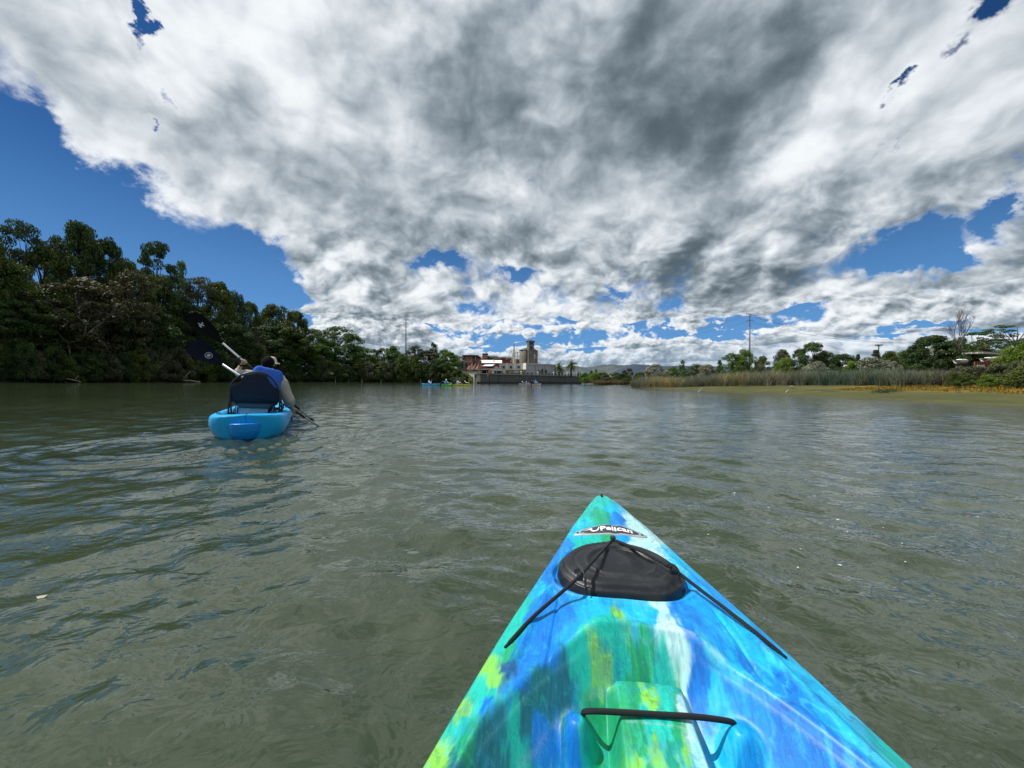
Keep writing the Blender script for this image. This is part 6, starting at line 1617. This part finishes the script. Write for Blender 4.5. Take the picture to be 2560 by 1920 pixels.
    roof_gable(o, L, 'rear_roof', 1343, 1384, 911.5, 909.4, 160, 14, drk); a = PX(1344, 911, 166) - L; b = PX(1353.5, 911, 166) - L; c = PX(1346.5, 904.8, 166) - L; mb = MB(); mb.prism([a, b, c], (0, 6, 0)); mb.build('rear_gable', whw, o)
    # tan shed on the quay
    o, L = building('low tan boarded shed on the quay before the warehouse', 1257, 1316, 140); part_box(o, L, 'wall', 1263, 1315, 924.4, 140, 6, tansh); part_box(o, L, 'roof', 1262, 1316, 923.2, 139.6, 7, cream, yb=924.5); part_box(o, L, 'end_wall', 1257.5, 1262.8, 925.2, 139.8, 6, cream)
    part_box(o, L, 'grey_screen', 1284, 1296, 925.6, 139.5, .3, grw, yb=933)
    # grain silos
    Y = 168; o, L = building('old concrete grain silo with round bins and a tall square tower', 1299, 1345, Y, cat='silo', name='grain_silo')
    for (c, w, yt, dy) in ((1309.3, 20.5, 874.3, 0), (1334.8, 20.8, 876.2, 0), (1309.3, 20.5, 874.3, 5), (1334.8, 20.8, 876.2, 5)):
        a = PX(c - w / 2, yt, Y); b = PX(c + w / 2, yt, Y); r = (b[0] - a[0]) / 2; q = (a + b) / 2 - L; q[1] += r + dy * .7
        mb = MB(); n = 40; mb.tube([(q[0], q[1], 0), (q[0], q[1], q[2])], r, n); mb.build('bin', sil_c, o, smooth=True)
        for k in range(1, 9): mb = MB(); mb.tube([(q[0], q[1], q[2] * k / 9 - .025), (q[0], q[1], q[2] * k / 9 + .025)], r + .03, n, cap=False); mb.build('hoop', sil_c, o, smooth=True)
        mb = MB(); zr_ = PX(1318, 868.3, Y)[2] - L[2]
        ca = np.arange(n) * 2 * PI / n; cx = q[0] + (1 if c < 1320 else -1) * r * .75
        rings = [np.stack([X0 + R0 * np.cos(ca), q[1] + R0 * np.sin(ca), 0 * ca + Z0], 1) for X0, R0, Z0 in ((q[0], r + .18, q[2] - .1), (q[0], r + .18, q[2] + .02), (cx, r * .30, zr_), (cx, .01, zr_ + .05))]
        mb.add(np.concatenate(rings), grid_faces(4, n, wrap=True)); mb.build('bin_roof', greenr, o)
    part_box(o, L, 'centre_wall', 1319, 1331, 877, Y + .5, 4, simple('smooth_dark_concrete', (.12, .115, .105), .9, .2, .6))
    part_box(o, L, 'white_pipe', 1319.6, 1321.6, 872, Y - .3, .35, conc_l, yb=907)
    part_box(o, L, 'tower', 1318, 1335, 853, Y - .1, 3.6, simple('tower_concrete', (.14, .125, .11), .9, .2, .8))
    part_box(o, L, 'painted_lit_face', 1317.7, 1323, 854, Y - .25, 3.4, conc_l, yb=876)  # sunlight on the tower's left painted as a paler slab
    roof_gable(o, L, 'tower_roof', 1317.2, 1335.8, 852.8, 849.0, Y - .2, 4, drk, over=.25, pxr=(1325, 1328))
    window(o, L, 1325, 1333, 854.5, 860, Y - .15, 2, drk); part_box(o, L, 'ledge', 1323.4, 1335, 864.2, Y - .3, .2, conc_l, yb=865); window(o, L, 1326, 1331, 867, 873, Y - .15, 0, drk)
    # grain spouts
    Y = 163; o, L = building('cream steel grain spouts fanning down from a slim leg beside the silo', 1268, 1300, Y, cat='grain spouts', name='grain_spouts')
    apex = PX(1285, 871, Y) - L
    mb = MB(); mb.box(PX(1283.5, 864.5, Y) - L, PX(1286.8, 876, Y + 1) - L); mb.build('head_box', cream, o); mb = MB(); mb.tube([PX(1285, 876, Y) - L, PX(1284.5, 908, Y) - L], .30, 8); mb.build('leg_casing', cream, o)
    mb = MB(); mb.box(PX(1284.2, 861, Y) - L, PX(1286, 865, Y + 1) - L); mb.build('cupola', tanr, o)
    for x, y, r in ((1276.5, 906, .16), (1272, 898, .10), (1268, 898, .10), (1279, 906, .10), (1289, 908, .18), (1292, 906, .12), (1297, 901, .12), (1281, 908, .16), (1265, 899, .09), (1300, 897, .09)):
        e = PX(x, y, Y - .5) - L; k = lerp(apex, e, .9) + (0, 0, .3); mb = MB(); mb.tube([apex, k, e], r * .62, 6); mb.build('spout', cream, o)
    mb = MB()
    for y in (884, 892, 900): mb.tube([PX(1280, y, Y) - L, PX(1290, y, Y) - L], .07, 5)
    mb.build('cross_brace', cream, o)
    mb = MB(); mb.box(PX(1288, 880.5, Y + 2) - L, PX(1299, 882, Y + 2.4) - L); mb.box(PX(1293.5, 879, Y + 2) - L, PX(1295.5, 892, Y + 2.5) - L); mb.build('conveyor', frame, o)
    # small houses beyond the bend
    o, L = building('small red building with a white roof on the far bank', 1519, 1550, 200, cat='house', name='house')
    part_box(o, L, 'wall', 1520, 1550, 943, 200, 8, brick_r, zb=.6); part_box(o, L, 'end_wall', 1519.2, 1524, 941.5, 199.6, 8, whw, zb=.6); roof_gable(o, L, 'roof', 1519, 1550, 942.6, 938.3, 200, 8, wht, over=.3)
    for x in (1529, 1536, 1543): window(o, L, x, x + 2.5, 944.5, 947, 199.9, 1)
    o, L = building('tiny white house between bushes at the left end of the reeds', 1588, 1594, 190, cat='house', name='house'); part_box(o, L, 'wall', 1588.5, 1593, 942.5, 190, 5, whw, zb=.6); roof_gable(o, L, 'roof', 1588, 1593.6, 942.2, 939.5, 190, 5, tanr, over=.2)
    o, L = building('long grey roof behind the far bank trees', 1513, 1530, 210, cat='house', name='house'); part_box(o, L, 'wall', 1513, 1530, 938.5, 210, 8, grw, zb=.6); roof_gable(o, L, 'roof', 1512.5, 1530, 938.4, 936.2, 210, 8, grw, over=.2)
town()

def day_mark():
    p = atz(1223.6, 960.2, 0); o = empty('channel_marker', tuple(p)); tag(o, 'channel marker with a red-orange triangular board on a dark pile', 'channel marker'); h = PX(1223.6, 929.5, p[1])[2]; s = p[1] / FPX
    mb = MB(); mb.tube([(0, 0, -1), (0, 0, h)], [.17, .15], 12); mb.build('pile', simple('tarred_pile', (.022, .018, .016), .8, .3, 3), o, smooth=True)
    org = simple('red_orange_board', (.80, .10, .03), .5, .05, 5); zc = h + .25
    a = 5.2 * s; mb = MB(); mb.prism([(-a, -.20, h - .25), (a, -.20, h - .25), (0, -.20, h + 1.55 * a - .1)], (0, .04, 0)); mb.build('triangle_board', org, o)
    mb = MB(); mb.box((-.16, -.23, h - .02), (.10, -.205, h + .07)); mb.box((-.06, -.23, h + .07), (.14, -.205, h + .16)); mb.box((-.14, -.23, h + .16), (.02, -.205, h + .24)); mb.build('board_print', simple('yellow_print', (.85, .55, .15), .6), o)
    mb = MB(); mb.box((.62, -.1, h - .32), (1.15, -.05, h + .14)); mb.build('small_sign', wht, o); mb = MB(); mb.tube([(0, 0, h - .1), (.9, 0, h - .1)], .04, 6); mb.build('bracket', steel, o)
    mb = MB(); mb.box((-.55, -.15, h - 1.05), (-.30, .05, h - .35)); mb.box((-.42, -.12, h - 1.25), (-.32, .02, h - 1.0)); mb.tube([(-.4, 0, h - .7), (0, 0, h - .7)], .04, 6); mb.build('tide_gauge_box', grw, o)
day_mark()

# poles and wires
def pole(px, top, Y, label, arms, mat, r, base=1.0, davit=False):
    p = PX(px, top, Y); o = empty('power_pole', (p[0], p[1], base)); tag(o, label, 'power pole'); h = p[2] - base; s = Y / FPX
    mb = MB(); mb.tube([(0, 0, 0), (0, 0, h * .5), (0, 0, h)], [r * 1.5, r * 1.2, r * .8], 10); mb.build('pole_shaft', mat, o, smooth=True); tips = []
    for (dy, w, up) in arms:
        z = h - dy * s
        for sg in (-1, 1):
            mb = MB(); e = np.array([sg * w * s, .0, z + up * s]); mb.tube([(0, 0, z - .4 * s), lerp(np.array([0, 0, z - .4 * s]), e, .6) + (0, 0, -.3 * s), e], [.12, .09, .06], 6); mb.build('cross_arm', mat, o)
            mb = MB(); 
            for k in range(4): mb.ell(e + (0, 0, -.12 - k * .14), (.11, .11, .05), 8, 5)
            mb.build('insulator', simple('grey_porcelain', (.2, .2, .2), .3) if 'grey_porcelain' not in bpy.data.materials else bpy.data.materials['grey_porcelain'], o); tips.append(e + np.array([p[0], p[1], base]) + (0, 0, -.65))
    return tips
t1 = pole(1015, 800, 165, 'tall wooden power pole with two pairs of upswept arms above the left bank trees', [(0.5, 8, 1.5), (12, 7, 1.0), (7, 4, .5)], wood, .20)
t2 = pole(1875, 784, 125, 'tall grey steel pylon pole with paired arms rising above the right bank trees', [(1, 9, 1.5), (17, 8, 1.2), (1.2, 4, .6)], steel, .20)
wm = simple('dark_cable', (.05, .05, .055), .6)
def wire(a, b, sag, label):
    m_ = (a + b) / 2; o = empty('power_cable', tuple(m_)); tag(o, label, 'cable', 'power cables'); u = np.linspace(0, 1, 24)[:, None]
    P = a + (b - a) * u; P[:, 2] -= sag * 4 * (u * (1 - u))[:, 0]; mb = MB(); mb.tube(P - m_, .022, 5); mb.build('strand', wm, o)
ARMN = [b_ + ' tip of the ' + a_ + ' arm of the pylon' for a_ in ('topmost', 'lower', 'short inner') for b_ in ('left', 'right')]
for i, e in enumerate(t2):
    tgt = PX(2330 + 6 * (i % 3), 842 + (i // 2) * 5 + (i % 2) * 2, 210); wire(e, tgt, 4.0, 'cable running right from the ' + ARMN[i])
    if i in (0, 2, 4): wire(e, PX(1480 - 10 * i, 842 + 6 * i, 420), 6, 'cable running left from the ' + ARMN[i])
for i, e in enumerate(t1[:4]): wire(e, PX(820 - 14 * i, 846 + 3 * i, 240), 2.5, 'power cable from the ' + ('left', 'right')[i % 2] + ' tip of the ' + ('upper', 'lower')[i // 2] + ' arm of the wooden pole')
for px, y, lab in ((2197, 863.5, 'tall floodlight pole with a flat twin head, left one'), (2280, 868.5, 'tall floodlight pole with a flat twin head, right one behind the dark evergreen')):
    Y = 95; p = PX(px, y, Y); o = empty('floodlight_pole', (p[0], Y, 1)); tag(o, lab, 'floodlight pole'); s = Y / FPX; h = p[2] - 1
    mb = MB(); mb.tube([(0, 0, 0), (0, 0, h)], [.16, .10], 8); mb.build('mast', wood, o)
    for sg in (-1, 1): mb = MB(); mb.box((min(.15 * sg, 7.5 * s * sg), -.35, h - .05), (max(.15 * sg, 7.5 * s * sg), .35, h + .22)); mb.build('lamp_head', steel, o, bevel=.05)
    mb = MB(); mb.box((-4 * s, -.06, h - .18), (4 * s, .06, h - .06)); mb.build('bracket', steel, o)
p = PX(1614, 930, 88); o = empty('street_lamp', (p[0], 88, .8)); tag(o, 'curved grey street lamp arching above the left end of the reeds', 'street lamp')
mb = MB(); mb.tube([PX(a, b, 88) - np.array(o.location) for a, b in ((1614, 952), (1613.5, 935), (1614.5, 925), (1618, 919.5), (1624.5, 917.8))], [.12, .10, .09, .08, .06], 8); mb.build('mast', simple('pale_lamp_steel', (.38, .40, .42), .5), o, smooth=True)
mb = MB(); mb.ell(PX(1626, 918.2, 88) - np.array(o.location), (.35, .14, .08), 8, 6); mb.build('lamp_head', bpy.data.materials['pale_lamp_steel'], o)
# masts on the quay
for px, yt, lab in ((1448.5, 922, 'slim white flagpole just beyond the right palm tree'), (1442, 928, 'shorter slim white pole beside the right palm tree')):
    p = PX(px, yt, 146); o = empty('flagpole', (p[0], 146, 2.7)); tag(o, lab, 'pole'); mb = MB(); mb.tube([(0, 0, 0), (0, 0, p[2] - 2.7)], [.10, .06], 8); mb.build('mast', frame, o); mb = MB(); mb.ell((0, 0, p[2] - 2.62), (.12, .12, .12), 8, 6); mb.build('finial', frame, o)

# boat yard behind the right bank
def yard():
    Y = 35.5; p = PX(2490, 905, Y); o = empty('boat_shed', (p[0], Y, .8)); tag(o, 'open boat shed with a pale canopy and dark posts behind the right bank brush', 'shed'); L = np.array(o.location)
    a = PX(2458, 883.5, Y) - L; b = PX(2522, 888.5, Y) - L; mb = MB(); mb.prism([a, b, b + (0, 7, .2), a + (0, 7, .2)], (0, 0, .16)); mb.build('canopy', frame, o)
    for x in (2469, 2484, 2500, 2515): q = PX(x, 900, Y) - L; mb = MB(); mb.box((q[0] - .07, -.07, 0), (q[0] + .07, .07, a[2] - (x - 2458) * .018)); mb.build('post', drk, o)
    mb = MB(); q = PX(2430, 905, Y + 3) - L; q2 = PX(2530, 905, Y + 3) - L; mb.box((q[0], 6.5, 0), (q2[0], 6.8, q[2] + 1)); mb.build('back_wall', simple('blue_grey_sheeting', (.16, .20, .22), .7), o)
    f = empty('red_fence', (PX(2470, 905, 32.5)[0], 32.5, .8)); tag(f, 'dark red boarded fence below the white boats on the right', 'fence'); Lf = np.array(f.location)
    for k in range(26):
        x0 = 2437 + k * 2.6; a = PX(x0, 904.4, 32.5) - Lf; b = PX(x0 + 2.3, 912, 32.5) - Lf; mb = MB(); mb.box((a[0], 0, 0), (b[0], .06, a[2] - .02 * (k % 3))); mb.build('board', redm if k % 2 else brick_r, f)
    for i, (px, py, w, lab) in enumerate(((2474, 899.5, 1.1, 'white boat under the canopy, leftmost of the pair'), (2495, 898.5, 1.3, 'white boat under the canopy, right of the pair'), (2404, 904, .9, 'white boat hull showing behind the bare tree'))):
        q = PX(px, py, 33.8); K = empty('boat', tuple(q)); tag(K, lab, 'boat')
        cc = np.linspace(-w / 2, w / 2, 13); wv = .36 * np.sqrt(np.clip(1 - np.clip((cc / (w / 2)), -.55, 1) ** 2, 0, 1)); rows = [np.stack([cc, -wv * f, 0 * cc + z + .10 * (cc / w) ** 2], 1) for f, z in ((1, .22), (.95, .05), (.5, -.22), (0, -.30))] + [np.stack([cc, wv * f, 0 * cc + z + .10 * (cc / w) ** 2], 1) for f, z in ((.5, -.22), (.95, .05), (1, .22))]
        rows.append(rows[0].copy()); V = np.concatenate(rows); mb = MB(); mb.add(V, grid_faces(8, 13)); mb.build('hull', wht, K, smooth=True)
        for c_ in K.children: c_.scale = (1, 1, .6)
        for sx_ in (-w * .28, w * .28): mb = MB(); mb.box((sx_ - .04, -.22, .75 - q[2]), (sx_ + .04, .22, -.10)); mb.build('stand', wood, K)
        mb = MB(); mb.prism([(-.25, -.2, .12), (.30, -.2, .12), (.20, -.18, .22), (-.22, -.18, .22)], (0, .38, 0)); mb.build('cabin', wht, K)
    g_ = empty('sign', tuple(PX(2453, 915, 32.2))); tag(g_, 'small white sign board on the red fence', 'sign'); mb = MB(); mb.box((-.30, 0, -.08), (.30, .03, .10)); mb.build('board', wht, g_); mb = MB(); mb.tube([(0, .04, -.9), (0, .04, .0)], .03, 6); mb.build('post', wood, g_)
yard()

# driftwood, sticks and floating bits
def log(pts, r, mat, label, name='driftwood', cat='driftwood'):
    P = np.array(pts); o = empty(name, tuple(P.mean(0))); tag(o, label, cat); mb = MB(); u = np.linspace(0, 1, len(P)); uu = np.linspace(0, 1, 14); Q = np.stack([cr(uu, u, P[:, k]) for k in range(3)], 1) - P.mean(0)
    Q += gt.normal(0, r * .25, Q.shape); mb.tube(Q, r * np.linspace(1, .45, 14), 8); mb.build('stem', mat, o, smooth=True)
    if r < .06: return
    mb = MB(); mb.tube([Q[8], Q[8] + (r * 3, 0, r * 5), Q[8] + (r * 5, r * 2, r * 9)], [r * .4, r * .3, r * .15], 6); mb.build('branch', mat, o, smooth=True)
bone = simple('bleached_driftwood', (.42, .38, .31), .9, .2, 4, .6, 20)
def mudp(px, py, lift=.03):
    z = .3
    for _ in range(12): p = atz(px, py, z); z = .6 * z + .4 * (float(np.interp(p[0] - 15.7, [0, 3, 6, 9, 12], [0, .24, .44, .6, .72])) + lift)
    return atz(px, py, z)
log([mudp(1947, 967.5), mudp(1962, 966.5), mudp(1982, 966)], .05, bone, 'pale driftwood lying at the foot of the reeds')
log([mudp(1744.5, 981), mudp(1750, 979) + (0, 0, .12), mudp(1755, 977.5) + (0, 0, .28)], .022, bone, 'thin pale stick poking up from the mud edge', 'stick', 'stick')
log([mudp(1964, 982), mudp(1967, 981) + (0, 0, .06), mudp(1970, 980) + (0, 0, .14)], .03, bone, 'short white piece of driftwood near the water line of the mud bank')
log([mudp(2020, 974.5), mudp(2060, 976.5), mudp(2100, 980)], .02, wood, 'thin dark branch lying on the mud bank')
log([mudp(2390, 981.5), mudp(2410, 981), mudp(2431, 980.5)], .03, wood, 'short dark log on the mud at the right')
bY = bankY(455) - .6
log([np.array([PX(405, 950, bY)[0], bY, .55]), np.array([PX(450, 950, bY)[0], bY - .3, .50]), np.array([PX(510, 950, bY)[0], bY - 1.0, .12])], .22, bone, 'large pale fallen log lying on the left bank at the water', 'fallen_log', 'log')
log([np.array([PX(180, 950, 64)[0], 62, .9]), np.array([PX(215, 950, 64)[0], 62, .5]), np.array([PX(245, 950, 64)[0], 61.5, .15])], .09, bone, 'thin pale fallen branch on the dark left bank', 'dead_wood', 'driftwood')
for i, (px, h) in enumerate(((838, .7), (905, .8), (952, .7), (1052, 1.0), (871, .5))):
    y_ = bankY(px) - 1.2; x_ = (px - 1280) / FPX * y_; o = empty('old_stake', (x_, y_, -.3)); tag(o, 'weathered stake standing in the shallows of the left bank', 'stake', 'stakes along the left bank'); mb = MB(); mb.tube([(0, 0, 0), (.05, 0, h * .6), (.16 * (-1) ** i, 0, h + .6)], [.13, .11, .07], 7); mb.build('shaft', bone, o)
def debris():
    g = np.random.default_rng(4); mb = MB(); cols = []
    for i in range(18):
        px, py = (g.uniform(1700, 2500), g.uniform(1180, 1420)) if i < 26 else (g.uniform(150, 2500), g.uniform(1080, 1860))
        if i in (0,): px, py = 105, 1497
        p = atz(px, py, 0); k = (p[:2] - KT) @ KL; t_ = (p[:2] - KT) @ KA
        if t_ > -.2 and abs(k) < .5: continue
        s = g.uniform(.0022, .0048) * (1.8 if i == 0 else min(1, (p[1] + .4) * .6)); a = g.uniform(0, 6.28); n = 6; th = np.arange(n) * PI / 3
        hh = float(water_height(np.array([p[0]]), np.array([p[1]]))[0]) + .004
        V = np.stack([p[0] + s * 1.6 * np.cos(th) * math.cos(a) - s * np.sin(th) * math.sin(a), p[1] + s * 1.6 * np.cos(th) * math.sin(a) + s * np.sin(th) * math.cos(a), np.full(n, hh) + s * .4 * np.cos(th * 2)], 1)
        V = np.vstack([V, [[p[0], p[1], hh + s * .5]]]); mb.add(V, [(j, (j + 1) % n, 6) for j in range(n)]); cols += [[(.75, .74, .68), (.70, .68, .55), (.45, .42, .12), (.45, .18, .10)][int(g.choice(4, p=[.5, .3, .12, .08]))]] * 7
    me = mb.mesh('floating_petals'); attr(me, 'tone', cols); o = put('floating_petals', me, mreed); tag(o, 'pale petals and leaf bits floating on the river', kind='stuff')
debris()
number_off('shrubs planted along the quay', None, '%s small dark shrub from the left in the planting along the quay')
number_off('stakes along the left bank', None, '%s weathered stake from the left standing in the shallows')
